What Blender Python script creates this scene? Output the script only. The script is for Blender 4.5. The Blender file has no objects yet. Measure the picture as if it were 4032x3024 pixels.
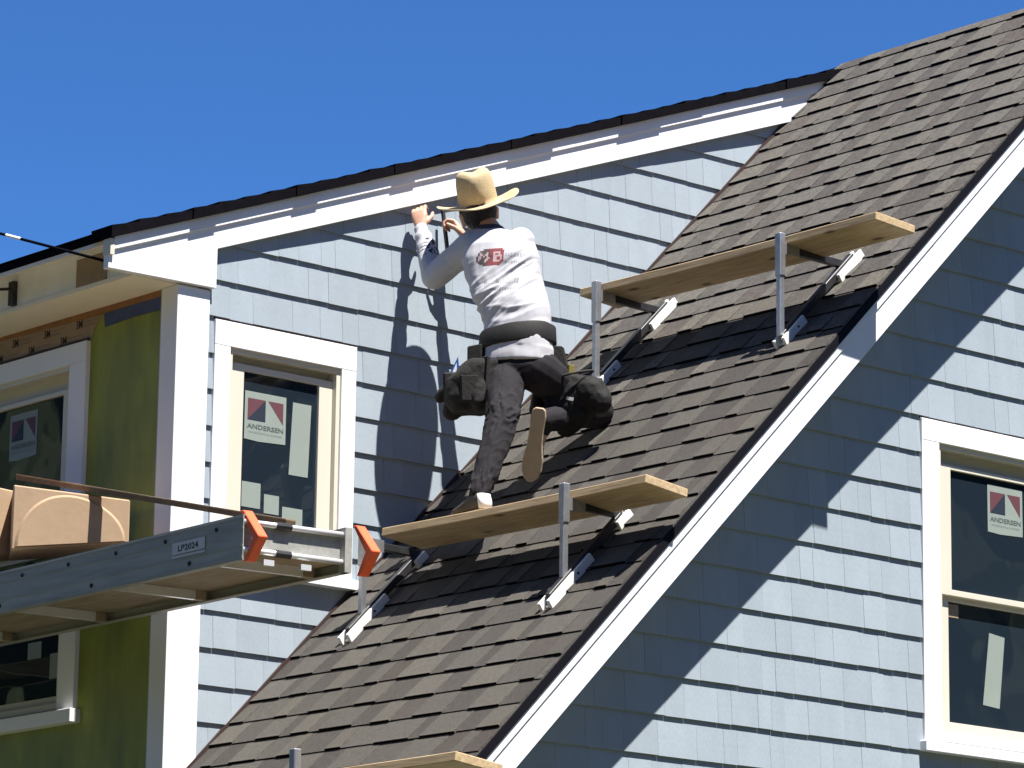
import bpy, bmesh, math, random
from mathutils import Vector, Matrix, noise
from mathutils.bvhtree import BVHTree
R_ = math.radians
random.seed(7)
scene = bpy.context.scene
col = scene.collection

# ------------------------------------------------------------------ camera, sky, sun, exposure
CAM = Vector((0.0, -12.27, 1.6))
cam_d = bpy.data.cameras.new('camera'); cam = bpy.data.objects.new('camera', cam_d); col.objects.link(cam)
cam_d.sensor_width = 36.0; cam_d.lens = 135.862; cam_d.clip_end = 3000; cam_d.clip_start = 0.1
rr = Vector((0.7541501, -0.65657222, 0.01305955)); uu = Vector((-0.15346664, -0.15686878, 0.97562297)); ff = Vector((0.6385183, 0.73777036, 0.21906454))
cam.matrix_world = Matrix(((rr.x, uu.x, -ff.x, CAM.x), (rr.y, uu.y, -ff.y, CAM.y), (rr.z, uu.z, -ff.z, CAM.z), (0, 0, 0, 1)))
scene.camera = cam
SUN_EL = R_(67.2)
sun_dir = Vector((0.012, -math.cos(SUN_EL), math.sin(SUN_EL)))          # towards the sun
world = bpy.data.worlds.new('World'); scene.world = world; world.use_nodes = True
wn = world.node_tree.nodes; wl = world.node_tree.links
bg = wn['Background']; sky = wn.new('ShaderNodeTexSky'); sky.sky_type = 'NISHITA'; sky.sun_disc = False
sky.sun_elevation = SUN_EL; sky.sun_rotation = R_(180); sky.altitude = 300; sky.air_density = 0.45; sky.dust_density = 0.0; sky.ozone_density = 10.0
hs = wn.new('ShaderNodeHueSaturation'); hs.inputs['Saturation'].default_value = 1.10
wl.new(sky.outputs[0], hs.inputs['Color']); wl.new(hs.outputs[0], bg.inputs[0]); bg.inputs[1].default_value = 0.088
sun_l = bpy.data.lights.new('sun', 'SUN'); sun_l.energy = 5.0; sun_l.angle = R_(0.5); sun_l.color = (1.0, 0.955, 0.89)
sun = bpy.data.objects.new('sun', sun_l); col.objects.link(sun); sun.location = (0, -20, 40)
sun.rotation_euler = (-sun_dir).to_track_quat('-Z', 'Y').to_euler()
scene.view_settings.view_transform = 'Standard'; scene.view_settings.look = 'None'
scene.view_settings.exposure = 1.35; scene.view_settings.gamma = 1.0
scene.render.engine = 'CYCLES'

# ------------------------------------------------------------------ materials
def mat(name, c, rough=0.6, metal=0.0, var=0.0, vscale=8.0, bump=0.0, bscale=60.0, rnd=0.0, spec=0.5, c2=None, stretch=None, coat=0.0):
    m = bpy.data.materials.new(name); m.use_nodes = True
    nt = m.node_tree; n = nt.nodes; l = nt.links; b = n['Principled BSDF']
    b.inputs['Roughness'].default_value = rough; b.inputs['Metallic'].default_value = metal
    b.inputs['Specular IOR Level'].default_value = spec; b.inputs['Coat Weight'].default_value = coat
    b.inputs['Base Color'].default_value = (*c, 1)
    tc = n.new('ShaderNodeTexCoord'); vec = tc.outputs['Object']
    if stretch:
        mp = n.new('ShaderNodeMapping'); mp.inputs['Scale'].default_value = stretch; l.new(vec, mp.inputs[0]); vec = mp.outputs[0]
    if var > 0 or c2:
        ns = n.new('ShaderNodeTexNoise'); ns.inputs['Scale'].default_value = vscale; ns.inputs['Detail'].default_value = 6; ns.inputs['Roughness'].default_value = 0.6
        l.new(vec, ns.inputs['Vector'])
        if rnd > 0:                                   # every piece samples its own patch of grain
            oi0 = n.new('ShaderNodeObjectInfo'); ad = n.new('ShaderNodeVectorMath'); ad.operation = 'ADD'
            sc = n.new('ShaderNodeMath'); sc.operation = 'MULTIPLY'; sc.inputs[1].default_value = 37.0
            l.new(oi0.outputs['Random'], sc.inputs[0]); l.new(vec, ad.inputs[0]); l.new(sc.outputs[0], ad.inputs[1]); l.new(ad.outputs[0], ns.inputs['Vector'])
        rp = n.new('ShaderNodeValToRGB'); rp.color_ramp.elements[0].position = 0.3; rp.color_ramp.elements[1].position = 0.7
        a = c2 if c2 else tuple(x*(1-var) for x in c); d = c if c2 else tuple(min(1, x*(1+var)) for x in c)
        rp.color_ramp.elements[0].color = (*a, 1); rp.color_ramp.elements[1].color = (*d, 1)
        l.new(ns.outputs['Fac'], rp.inputs[0]); out = rp.outputs[0]
        if rnd > 0:
            oi = n.new('ShaderNodeObjectInfo'); mr = n.new('ShaderNodeMapRange')
            mr.inputs[3].default_value = 1-rnd; mr.inputs[4].default_value = 1+rnd*0.6; l.new(oi.outputs['Random'], mr.inputs[0])
            mx = n.new('ShaderNodeVectorMath'); mx.operation = 'SCALE'; l.new(out, mx.inputs[0]); l.new(mr.outputs[0], mx.inputs['Scale']); out = mx.outputs[0]
        l.new(out, b.inputs['Base Color'])
    if bump > 0:
        nb = n.new('ShaderNodeTexNoise'); nb.inputs['Scale'].default_value = bscale; nb.inputs['Detail'].default_value = 5; l.new(vec, nb.inputs['Vector'])
        bp = n.new('ShaderNodeBump'); bp.inputs['Strength'].default_value = bump; bp.inputs['Distance'].default_value = 0.01
        l.new(nb.outputs['Fac'], bp.inputs['Height']); l.new(bp.outputs[0], b.inputs['Normal'])
    return m
M = {}
def dm(k, *a, **kw): M[k] = mat(k, *a, **kw)
dm('siding', (0.283, 0.332, 0.376), 0.62, var=0.05, vscale=4, bump=0.12, bscale=40, rnd=0.06, stretch=(2.2, 2.2, 0.9))
dm('trim_white', (0.76, 0.77, 0.79), 0.5, var=0.03, vscale=2.2, bump=0.05, bscale=25)
dm('cream', (0.62, 0.585, 0.49), 0.45, var=0.02, vscale=4)
ROOF = []
for i, c in enumerate([(0.124, 0.115, 0.101), (0.112, 0.104, 0.094), (0.091, 0.084, 0.077), (0.083, 0.076, 0.071), (0.093, 0.082, 0.075), (0.117, 0.110, 0.099)]):
    dm('asphalt_shingle_%d' % i, c, 0.95, var=0.30, vscale=48, bump=0.8, bscale=220, rnd=0.08, spec=0.15); ROOF.append(M['asphalt_shingle_%d' % i])
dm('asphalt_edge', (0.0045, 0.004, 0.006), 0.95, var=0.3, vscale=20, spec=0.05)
dm('drip_edge', (0.004, 0.004, 0.007), 0.6, spec=0.15)
dm('flashing_and_shade', (0.035, 0.018, 0.016), 0.6)
def lumber_mat():
    m = bpy.data.materials.new('lumber'); m.use_nodes = True; nt = m.node_tree; n = nt.nodes; l = nt.links; bs = n['Principled BSDF']
    bs.inputs['Roughness'].default_value = 0.8; bs.inputs['Specular IOR Level'].default_value = 0.25
    tc = n.new('ShaderNodeTexCoord'); oi = n.new('ShaderNodeObjectInfo'); ad = n.new('ShaderNodeVectorMath'); ad.operation = 'ADD'
    sc = n.new('ShaderNodeMath'); sc.operation = 'MULTIPLY'; sc.inputs[1].default_value = 23.0
    l.new(oi.outputs['Random'], sc.inputs[0]); l.new(tc.outputs['Object'], ad.inputs[0]); l.new(sc.outputs[0], ad.inputs[1])
    mp = n.new('ShaderNodeMapping'); mp.inputs['Scale'].default_value = (17, 1.0, 17); l.new(ad.outputs[0], mp.inputs[0])
    ns = n.new('ShaderNodeTexNoise'); ns.inputs['Scale'].default_value = 4.0; ns.inputs['Detail'].default_value = 7; ns.inputs['Distortion'].default_value = 0.8; l.new(mp.outputs[0], ns.inputs['Vector'])
    rp_ = n.new('ShaderNodeValToRGB'); rp_.color_ramp.elements[0].position = 0.32; rp_.color_ramp.elements[0].color = (0.36, 0.255, 0.145, 1); rp_.color_ramp.elements[1].position = 0.66; rp_.color_ramp.elements[1].color = (0.53, 0.405, 0.245, 1); l.new(ns.outputs['Fac'], rp_.inputs[0])
    mk = n.new('ShaderNodeMapping'); mk.inputs['Scale'].default_value = (7, 3.2, 7); l.new(ad.outputs[0], mk.inputs[0])
    vo = n.new('ShaderNodeTexVoronoi'); vo.inputs['Scale'].default_value = 1.0; l.new(mk.outputs[0], vo.inputs['Vector'])
    kr_ = n.new('ShaderNodeValToRGB'); kr_.color_ramp.elements[0].position = 0.07; kr_.color_ramp.elements[0].color = (1, 1, 1, 1); kr_.color_ramp.elements[1].position = 0.16; kr_.color_ramp.elements[1].color = (0, 0, 0, 1); l.new(vo.outputs['Distance'], kr_.inputs[0])
    st_ = n.new('ShaderNodeTexNoise'); st_.inputs['Scale'].default_value = 2.2; l.new(ad.outputs[0], st_.inputs['Vector'])
    sr = n.new('ShaderNodeMapRange'); sr.inputs[1].default_value = 0.55; sr.inputs[2].default_value = 0.75; sr.inputs[4].default_value = 0.55; l.new(st_.outputs['Fac'], sr.inputs[0])
    mx = n.new('ShaderNodeMix'); mx.data_type = 'RGBA'; l.new(kr_.outputs[0], mx.inputs[0]); l.new(rp_.outputs[0], mx.inputs[6]); mx.inputs[7].default_value = (0.12, 0.07, 0.035, 1)
    m2 = n.new('ShaderNodeMix'); m2.data_type = 'RGBA'; l.new(sr.outputs[0], m2.inputs[0]); l.new(mx.outputs[2], m2.inputs[6]); m2.inputs[7].default_value = (0.30, 0.25, 0.19, 1)
    l.new(m2.outputs[2], bs.inputs['Base Color'])
    bp = n.new('ShaderNodeBump'); bp.inputs['Strength'].default_value = 0.25; bp.inputs['Distance'].default_value = 0.004; l.new(ns.outputs['Fac'], bp.inputs['Height']); l.new(bp.outputs[0], bs.inputs['Normal'])
    return m
M['lumber'] = lumber_mat()
dm('lumber_dark', (0.16, 0.11, 0.06), 0.8, var=0.3, vscale=12)
dm('galvanised', (0.46, 0.47, 0.48), 0.42, 0.85, var=0.18, vscale=22)
dm('white_steel', (0.72, 0.71, 0.68), 0.5, 0.0, var=0.06, vscale=30)
dm('black_steel', (0.03, 0.03, 0.033), 0.45, 0.3, var=0.3, vscale=25)
dm('aluminium', (0.33, 0.33, 0.305), 0.6, 0.25, var=0.18, vscale=4, stretch=(8, 0.6, 8), bump=0.05, bscale=30)
dm('aluminium_bright', (0.80, 0.81, 0.82), 0.35, 0.5, var=0.05, vscale=12)
dm('deck_ply', (0.36, 0.285, 0.215), 0.8, c2=(0.23, 0.18, 0.13), vscale=4, stretch=(6, 1.2, 6))
dm('label_grey', (0.52, 0.53, 0.56), 0.6, var=0.1, vscale=30)
dm('hole_black', (0.004, 0.004, 0.005), 0.8)
dm('orange_plastic', (0.80, 0.115, 0.035), 0.45, var=0.08, vscale=20)
dm('cardboard', (0.37, 0.255, 0.16), 0.85, var=0.06, vscale=10, bump=0.08, bscale=30)
dm('cardboard_tape', (0.22, 0.14, 0.09), 0.4, var=0.1, vscale=10)
dm('green_sheathing', (0.27, 0.30, 0.045), 0.55, c2=(0.135, 0.165, 0.032), vscale=4, stretch=(1, 1.6, 0.5), bump=0.1, bscale=20)
dm('tape_brown', (0.30, 0.21, 0.15), 0.5, var=0.12, vscale=14)
dm('tape_orange', (0.27, 0.115, 0.035), 0.5, var=0.2, vscale=14)
dm('print_brown', (0.022, 0.009, 0.006), 0.6)
dm('print_faint', (0.15, 0.095, 0.065), 0.6)
dm('navy_membrane', (0.030, 0.052, 0.17), 0.45, var=0.2, vscale=12)
dm('soffit', (0.80, 0.74, 0.62), 0.6, var=0.04, vscale=6)
dm('fascia_membrane', (0.78, 0.78, 0.80), 0.55, var=0.06, vscale=9)
dm('bare_wood', (0.27, 0.20, 0.14), 0.8, var=0.15, vscale=12)
dm('paper', (0.235, 0.275, 0.25), 0.6, var=0.03, vscale=14)
dm('paper_red', (0.105, 0.035, 0.045), 0.6)
dm('paper_navy', (0.012, 0.019, 0.036), 0.6)
dm('paper_grey', (0.075, 0.095, 0.09), 0.6)
dm('paper_faint', (0.175, 0.21, 0.19), 0.6)
dm('shirt', (0.43, 0.43, 0.46), 0.85, var=0.02, vscale=30, bump=0.1, bscale=300, spec=0.2)
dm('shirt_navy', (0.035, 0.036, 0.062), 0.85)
dm('print_red', (0.20, 0.035, 0.042), 0.8)
dm('print_dark', (0.06, 0.042, 0.047), 0.8)
dm('print_pink', (0.40, 0.30, 0.31), 0.8)
dm('print_grey', (0.25, 0.245, 0.27), 0.85)
dm('trousers', (0.015, 0.0135, 0.0165), 0.9, var=0.25, vscale=18, bump=0.15, bscale=200, spec=0.25)
dm('skin', (0.50, 0.285, 0.20), 0.5, var=0.06, vscale=30)
dm('eye_white', (0.7, 0.7, 0.68), 0.3)
dm('hair', (0.008, 0.006, 0.006), 0.55, bump=0.6, bscale=160, stretch=(4, 4, 1))
dm('straw', (0.56, 0.445, 0.265), 0.8, c2=(0.40, 0.30, 0.165), vscale=75, stretch=(1, 1, 3), bump=0.5, bscale=220)
dm('leather', (0.0035, 0.003, 0.003), 0.8, var=0.3, vscale=20, bump=0.25, bscale=60, spec=0.4)
dm('belt_web', (0.0085, 0.0075, 0.0075), 0.75, var=0.2, vscale=30, bump=0.2, bscale=150)
dm('pouch_fabric', (0.0065, 0.006, 0.0055), 0.9, var=0.25, vscale=14, bump=0.3, bscale=60)
dm('sole_tan', (0.36, 0.29, 0.19), 0.7, var=0.07, vscale=20, bump=0.3, bscale=70)
dm('shoe_brown', (0.038, 0.030, 0.023), 0.7, var=0.2, vscale=20)
dm('shoe_white', (0.70, 0.68, 0.70), 0.6, var=0.1, vscale=25)
dm('blue_tool', (0.02, 0.07, 0.28), 0.35)
dm('yellow_tool', (0.16, 0.13, 0.03), 0.4)
dm('cable_black', (0.003, 0.003, 0.006), 0.9, spec=0.05)
dm('print_white', (0.85, 0.85, 0.87), 0.5)
dm('ground_mix', (0.075, 0.075, 0.05), 0.95, c2=(0.045, 0.05, 0.025), vscale=0.6, bump=0.4, bscale=6)
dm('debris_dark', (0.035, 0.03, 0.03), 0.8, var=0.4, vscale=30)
dm('debris_light', (0.6, 0.58, 0.55), 0.7, var=0.2, vscale=40)
dm('roof_far', (0.10, 0.092, 0.08), 0.95, c2=(0.07, 0.064, 0.058), vscale=9, stretch=(7, 3, 7), bump=0.5, bscale=90)
def glass_mat():
    m = bpy.data.materials.new('window_glass'); m.use_nodes = True
    b = m.node_tree.nodes['Principled BSDF']
    b.inputs['Base Color'].default_value = (0.012, 0.020, 0.030, 1); b.inputs['Roughness'].default_value = 0.03; b.inputs['IOR'].default_value = 1.6
    n = m.node_tree.nodes; l = m.node_tree.links
    tc = n.new('ShaderNodeTexCoord'); ns = n.new('ShaderNodeTexNoise'); ns.inputs['Scale'].default_value = 1.7
    bp = n.new('ShaderNodeBump'); bp.inputs['Strength'].default_value = 0.16; bp.inputs['Distance'].default_value = 0.05
    l.new(tc.outputs['Object'], ns.inputs['Vector']); l.new(ns.outputs['Fac'], bp.inputs['Height']); l.new(bp.outputs[0], b.inputs['Normal'])
    return m
M['glass'] = glass_mat()

# ------------------------------------------------------------------ mesh helpers
class MB:
    def __init__(s): s.v = []; s.f = []; s.mi = []; s.mats = []
    def m(s, mt):
        if mt not in s.mats: s.mats.append(mt)
        return s.mats.index(mt)
    def add(s, vs, fs, mt):
        o = len(s.v); i = s.m(mt); s.v += [Vector(v) for v in vs]; s.f += [tuple(o+k for k in f) for f in fs]; s.mi += [i]*len(fs); return s
    def box(s, x0, x1, y0, y1, z0, z1, mt):
        vs = [(x, y, z) for x in (x0, x1) for y in (y0, y1) for z in (z0, z1)]
        return s.add(vs, [(0, 1, 3, 2), (4, 6, 7, 5), (0, 4, 5, 1), (2, 3, 7, 6), (0, 2, 6, 4), (1, 5, 7, 3)], mt)
    def hexa(s, p, mt):     # 8 points: 0-3 one face loop, 4-7 the opposite loop
        return s.add(p, [(3, 2, 1, 0), (4, 5, 6, 7), (0, 1, 5, 4), (1, 2, 6, 5), (2, 3, 7, 6), (3, 0, 4, 7)], mt)
    def prism(s, poly, d, mt):   # polygon (3D points) swept by d
        n = len(poly); a = [Vector(q) for q in poly]; d = Vector(d); b = [q+d for q in a]
        return s.add(a+b, [tuple(range(n))[::-1], tuple(range(n, 2*n))]+[(i, (i+1) % n, n+(i+1) % n, n+i) for i in range(n)], mt)
    def bar(s, a, b, w, h, mt, up=(0, 0, 1)):
        a = Vector(a); b = Vector(b); d = (b-a).normalized(); up = Vector(up); sd = d.cross(up)
        if sd.length < 1e-4: sd = d.cross(Vector((1, 0, 0)))
        sd.normalize(); u2 = sd.cross(d)
        q = [sd*(w/2*i)+u2*(h/2*j) for i, j in ((-1, -1), (1, -1), (1, 1), (-1, 1))]
        return s.hexa([a+k for k in q]+[b+k for k in q], mt)
    def tube(s, pts, rad, mt, n=10, caps=True):
        pts = [Vector(q) for q in pts]; o = len(s.v); i = s.m(mt); prev = None
        for k, q in enumerate(pts):
            d = (pts[min(k+1, len(pts)-1)]-pts[max(k-1, 0)]).normalized()
            sd = d.cross(Vector((0, 0, 1))) if prev is None else prev-d*prev.dot(d)
            if sd.length < 1e-4: sd = d.cross(Vector((1, 0, 0)))
            sd.normalize(); prev = sd; u = d.cross(sd); r = rad[k] if isinstance(rad, (list, tuple)) else rad
            s.v += [q+(sd*math.cos(t)+u*math.sin(t))*r for t in [2*math.pi*j/n for j in range(n)]]
        for k in range(len(pts)-1):
            for j in range(n):
                s.f.append((o+k*n+j, o+k*n+(j+1) % n, o+(k+1)*n+(j+1) % n, o+(k+1)*n+j)); s.mi.append(i)
        if caps:
            e = o+(len(pts)-1)*n
            s.f += [tuple(o+j for j in range(n))[::-1], tuple(e+j for j in range(n))]; s.mi += [i, i]
        return s
    def quad(s, p, mt): return s.add(p, [(0, 1, 2, 3)], mt)
    def build(s, name, parent=None, base=None, bevel=0.0, smooth=False, kind=None):
        base = Vector(base) if base is not None else (Vector(parent['_b']) if parent is not None and '_b' in parent else Vector())
        me = bpy.data.meshes.new(name); me.from_pydata([v-base for v in s.v], [], s.f)
        for mt in s.mats: me.materials.append(mt)
        me.polygons.foreach_set('material_index', s.mi); me.update()
        bm = bmesh.new(); bm.from_mesh(me); bmesh.ops.recalc_face_normals(bm, faces=bm.faces)
        if bevel > 0:
            bmesh.ops.bevel(bm, geom=[e for e in bm.edges if e.is_manifold and e.calc_face_angle(0) > 0.5], offset=bevel, segments=1, affect='EDGES', clamp_overlap=True)
        bm.to_mesh(me); bm.free()
        if smooth: me.polygons.foreach_set('use_smooth', [True]*len(me.polygons))
        ob = bpy.data.objects.new(name, me); col.objects.link(ob)
        if parent is not None: ob.parent = parent; ob['_b'] = list(base)
        else: ob.location = base; ob['_b'] = list(base)
        if kind: ob['kind'] = kind
        return ob
def thing(name, label, cat, base, group=None):
    o = bpy.data.objects.new(name, None); col.objects.link(o); o.location = base; o.empty_display_size = 0.1
    o['label'] = label; o['category'] = cat; o['_b'] = list(base)
    if group: o['group'] = group
    return o
def tag(o, label, cat, group=None):
    o['label'] = label; o['category'] = cat
    if group: o['group'] = group
    return o
def inst(name, me, parent, loc, rot=(0, 0, 0), scale=(1, 1, 1), mt=None):
    o = bpy.data.objects.new(name, me); col.objects.link(o); o.parent = parent
    o.location = Vector(loc)-Vector(parent['_b']); o.rotation_euler = rot; o.scale = scale; return o
_tc = {}
def text_geo(txt):
    if txt in _tc: return _tc[txt]
    cu = bpy.data.curves.new('txt', 'FONT'); cu.body = txt; cu.resolution_u = 2; cu.offset = 0.022 if txt in ('3M', 'ANDERSEN', 'LP2024') else 0.0; ob = bpy.data.objects.new('txt', cu); col.objects.link(ob)
    dg = bpy.context.evaluated_depsgraph_get(); me = bpy.data.meshes.new_from_object(ob.evaluated_get(dg))
    vs = [v.co.copy() for v in me.vertices]; fs = [tuple(p.vertices) for p in me.polygons]
    bpy.data.objects.remove(ob); bpy.data.curves.remove(cu); bpy.data.meshes.remove(me)
    x0 = min(v.x for v in vs); x1 = max(v.x for v in vs); y0 = min(v.y for v in vs); y1 = max(v.y for v in vs)
    g = ([((v.x-x0)/(x1-x0), (v.y-y0)/(y1-y0)) for v in vs], fs); _tc[txt] = g; return g
def text_on(mb, txt, o, du, dv, mt):     # text fitted to the rectangle o, o+du, o+dv
    vs, fs = text_geo(txt); o = Vector(o); du = Vector(du); dv = Vector(dv)
    mb.add([o+du*a+dv*b for a, b in vs], fs, mt)

# ------------------------------------------------------------------ ground
g = MB(); g.add([(-900, -900, 0), (900, -900, 0), (900, 900, 0), (-900, 900, 0)], [(0, 1, 2, 3)], M['ground_mix'])
go = g.build('ground'); go['kind'] = 'structure'

# unseen tree ring added to block low sky light; it also darkens pane reflections
wd = MB(); rng = random.Random(11); dm('tree_foliage', (0.045, 0.07, 0.022), 0.8, c2=(0.022, 0.036, 0.012), vscale=1.2, bump=0.5, bscale=3)
bm0 = bmesh.new(); bmesh.ops.create_icosphere(bm0, subdivisions=3, radius=1.0); iv = [v.co.copy() for v in bm0.verts]; ifc = [tuple(v.index for v in f.verts) for f in bm0.faces]; bm0.free()
for az in range(95, 372, 7):
    for lvl in range(3):
        a_ = R_(az+rng.uniform(-3, 3)); rad = 29+rng.uniform(-1.5, 5); hgt = (2.5, 7.0, 11.0)[lvl]+rng.uniform(-1, 1.5); sz = (4.2, 3.9, 3.0)[lvl]*rng.uniform(0.8, 1.15)
        c = Vector((12+math.sin(R_(270)+a_)*0+math.cos(a_+R_(30))*rad, math.sin(a_+R_(30))*rad, hgt)); k = Vector((rng.random()*50, 0, 0))
        wd.add([c+v*sz*(1+0.35*noise.noise(v*2.2+k)+0.18*noise.noise(v*6+k)) for v in iv], ifc, M['tree_foliage'])
wo = wd.build('sky_blocking_trees'); wo['kind'] = 'stuff'; wo['label'] = 'unseen ring of trees added to block low sky light, mirrored in the window panes'; wo['category'] = 'trees'

# ------------------------------------------------------------------ the house
KR = -6.5915            # main roof surface: z = x + KR
OV = 0.31               # rake overhang in front of the gable wall
XR = 14.535             # ridge
YC = 1.845              # cheek wall backing; its shingle butts stand at about 1.83
house = thing('house', 'pale blue shingled house with white trim and grey brown asphalt roof', 'house', (12, 3, 0))
def rake_k(x, m=0.3725, c=2.497): return m*x+c     # top of the dormer roof edge

# --- gable wall
gw = MB()
KT = KR-0.12
gw.prism([(9.75, 0.0, 0), (13.29, 0.0, 0), (13.29, 0.0, 13.29+KT), (9.75, 0.0, 9.75+KT)], (0, 0.14, 0), M['siding'])
gw.prism([(13.29, 0.0, 0), (14.125, 0.0, 0), (14.125, 0.0, 3.96), (13.29, 0.0, 3.96)], (0, 0.14, 0), M['siding'])
gw.prism([(13.29, 0.0, 5.37), (14.125, 0.0, 5.37), (14.125, 0.0, 14.125+KT), (13.29, 0.0, 13.29+KT)], (0, 0.14, 0), M['siding'])
gw.prism([(14.125, 0.0, 0), (19.3, 0.0, 0), (19.3, 0.0, 2*XR-19.3+KT), (XR, 0.0, XR+KT), (14.125, 0.0, 14.125+KT)], (0, 0.14, 0), M['siding'])
gable = gw.build('gable_wall', house)
def shingle_mesh(mt, w, h, t, cut=0.0):
    mb = MB(); x0, x1 = 0.0005, w-0.0005
    tf = t*0.26
    mb.hexa([(x0, -t, 0), (x1, -t, 0), (x1, 0.006, 0), (x0, 0.006, 0), (x0, -tf, h-cut), (x1, -tf, h), (x1, 0.006, h), (x0, 0.006, h-cut)], mt)
    me = bpy.data.meshes.new('shingle'); me.from_pydata(mb.v, [], mb.f); me.materials.append(mt)
    bm = bmesh.new(); bm.from_mesh(me); bmesh.ops.recalc_face_normals(bm, faces=bm.faces); bm.to_mesh(me); bm.free(); return me
WID = [0.085, 0.10, 0.12, 0.135, 0.15, 0.165, 0.185, 0.205, 0.235]
SH = {}
def siding_row(parent, y, z, h, xa, xb, holes, clip=None, minw=0.03):
    rng = random.Random(int(z*1000)+int(y*77)); x = xa-rng.random()*0.12
    while x < xb:
        w = rng.choice(WID); a, b = x, x+w; x += w
        a = max(a, xa); b = min(b, xb)
        segs = [(a, b)]
        for (h0, h1, z0, z1) in holes:
            if z+h*0.8 > z0 and z < z1-0.03:
                ns = []
                for (s0, s1) in segs:
                    if s1 <= h0 or s0 >= h1: ns.append((s0, s1))
                    else:
                        if s0 < h0: ns.append((s0, h0))
                        if s1 > h1: ns.append((h1, s1))
                segs = ns
        for (s0, s1) in segs:
            if s1-s0 < minw: continue
            hh = h+0.03
            if clip:
                top = clip(s0)-z
                if top < 0.03: continue
                hh = min(hh, top)
            key = (round(s1-s0, 3), round(hh, 2))
            if key not in SH: SH[key] = shingle_mesh(M['siding'], key[0], key[1], 0.019)
            inst('shingle', SH[key], parent, (s0, y-rng.random()*0.0015, z-rng.random()*0.003), (0, R_(rng.uniform(-0.12, 0.12)), 0))
GW = (13.165, 14.25, 3.93, 5.475)            # gable window trim
rows = [5.491-0.1771*i for i in range(1, 13)]+[5.491]+[5.491+0.187*i for i in range(1, 8)]
for z in sorted(rows):
    siding_row(gable, 0.0, z, 0.187 if z > 5.4 else 0.1771, z+6.86, 14.06, [GW], minw=0.006)
far = MB()
for z in rows: 
    xr = min(19.25, XR*2-(z+6.8)); far.hexa([(14.06, -0.0165, z), (xr, -0.0165, z), (xr, 0.006, z), (14.06, 0.006, z), (14.06, -0.005, z+0.2), (xr, -0.005, z+0.2), (xr, 0.006, z+0.2), (14.06, 0.006, z+0.2)], M['siding']) if not (3.93 < z+0.15 and z < 5.475) else far.hexa([(14.25, -0.0165, z), (xr, -0.0165, z), (xr, 0.006, z), (14.25, 0.006, z), (14.25, -0.005, z+0.2), (xr, -0.005, z+0.2), (xr, 0.006, z+0.2), (14.25, 0.006, z+0.2)], M['siding'])
z = min(rows)-0.1771
while z > 0.2:
    far.hexa([(9.8, -0.0165, z), (19.25, -0.0165, z), (19.25, 0.006, z), (9.8, 0.006, z), (9.8, -0.005, z+0.2), (19.25, -0.005, z+0.2), (19.25, 0.006, z+0.2), (9.8, 0.006, z+0.2)], M['siding']); z -= 0.1771
far.build('far_siding', gable, kind='stuff')

# --- cheek wall of the dormer
cw = MB()
def cwp(xa, xb, za, zb): cw.prism([(xa, YC, za), (xb, YC, za), (xb, YC, zb if zb else rake_k(xb)-0.08), (xa, YC, zb if zb else rake_k(xa)-0.08)], (0, 0.12, 0), M['siding'])
cwp(10.16, 10.47, 0, None); cwp(10.47, 11.118, 0, 4.70); cwp(10.47, 11.118, 5.685, None); cwp(11.118, 14.4, 0, None)
cheek = cw.build('cheek_wall', house)
CW = (10.372, 11.212, 4.66, 5.808)
crow = [5.647+0.1762*i for i in range(0, 11)]+[5.647-0.1719*i for i in range(1, 13)]
for z in sorted(crow):
    siding_row(cheek, YC, z, 0.1762 if z > 5.6 else 0.1719, 10.335, min(z-KR+0.30, 14.3), [CW], clip=lambda x: rake_k(x)-0.09, minw=0.006)

# --- main roof
r2 = math.sqrt(0.5)
def rp(s, y, n=0.0):                 # point on the main slope: s along the slope (s = x*sqrt2), n above it
    return Vector((s*r2-n*r2, y, s*r2+KR+n*r2))
S0, S1 = 12.99, XR/r2
rf = MB()
rf.hexa([rp(S0, -OV+0.005, -0.09), rp(S1, -OV+0.005, -0.09), rp(S1, YC+0.1, -0.09), rp(S0, YC+0.1, -0.09), rp(S0, -OV+0.005, -0.014), rp(S1, -OV+0.005, -0.014), rp(S1, YC+0.1, -0.014), rp(S0, YC+0.1, -0.014)], M['asphalt_edge'])
mainroof = rf.build('main_roof', house)
bk = MB(); zt = XR+KR
bk.hexa([(XR, -OV, zt-0.02), (19.6, -OV, zt-5.07), (19.6, 9.0, zt-5.07), (XR, 9.0, zt-0.02), (XR, -OV, zt-0.12), (19.6, -OV, zt-5.17), (19.6, 9.0, zt-5.17), (XR, 9.0, zt-0.12)], M['roof_far'])
bk.build('back_slope', house)
TABS = {}
def tab_mesh(i, thick):
    if (i, thick) not in TABS:
        t = 0.0074 if thick else 0.0008
        me = bpy.data.meshes.new('shingle')
        L = 0.178
        vs = [(0, 0, -0.012), (0, 1, -0.012), (L, 1, -0.016), (L, 0, -0.016), (0, 0.0, t), (0, 1, t), (L, 1, -0.006), (L, 0, -0.006)]
        me.from_pydata(vs, [], [(3, 2, 1, 0), (4, 5, 6, 7), (0, 1, 5, 4), (1, 2, 6, 5), (2, 3, 7, 6), (3, 0, 4, 7)])
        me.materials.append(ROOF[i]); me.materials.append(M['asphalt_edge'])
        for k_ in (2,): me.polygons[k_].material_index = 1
        bm = bmesh.new(); bm.from_mesh(me); bmesh.ops.recalc_face_normals(bm, faces=bm.faces); bm.to_mesh(me); bm.free()
        TABS[(i, thick)] = me
    return TABS[(i, thick)]
EXPO = 0.1598
tabs = []
nrow = 0; s = 14.718-EXPO*11
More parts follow.
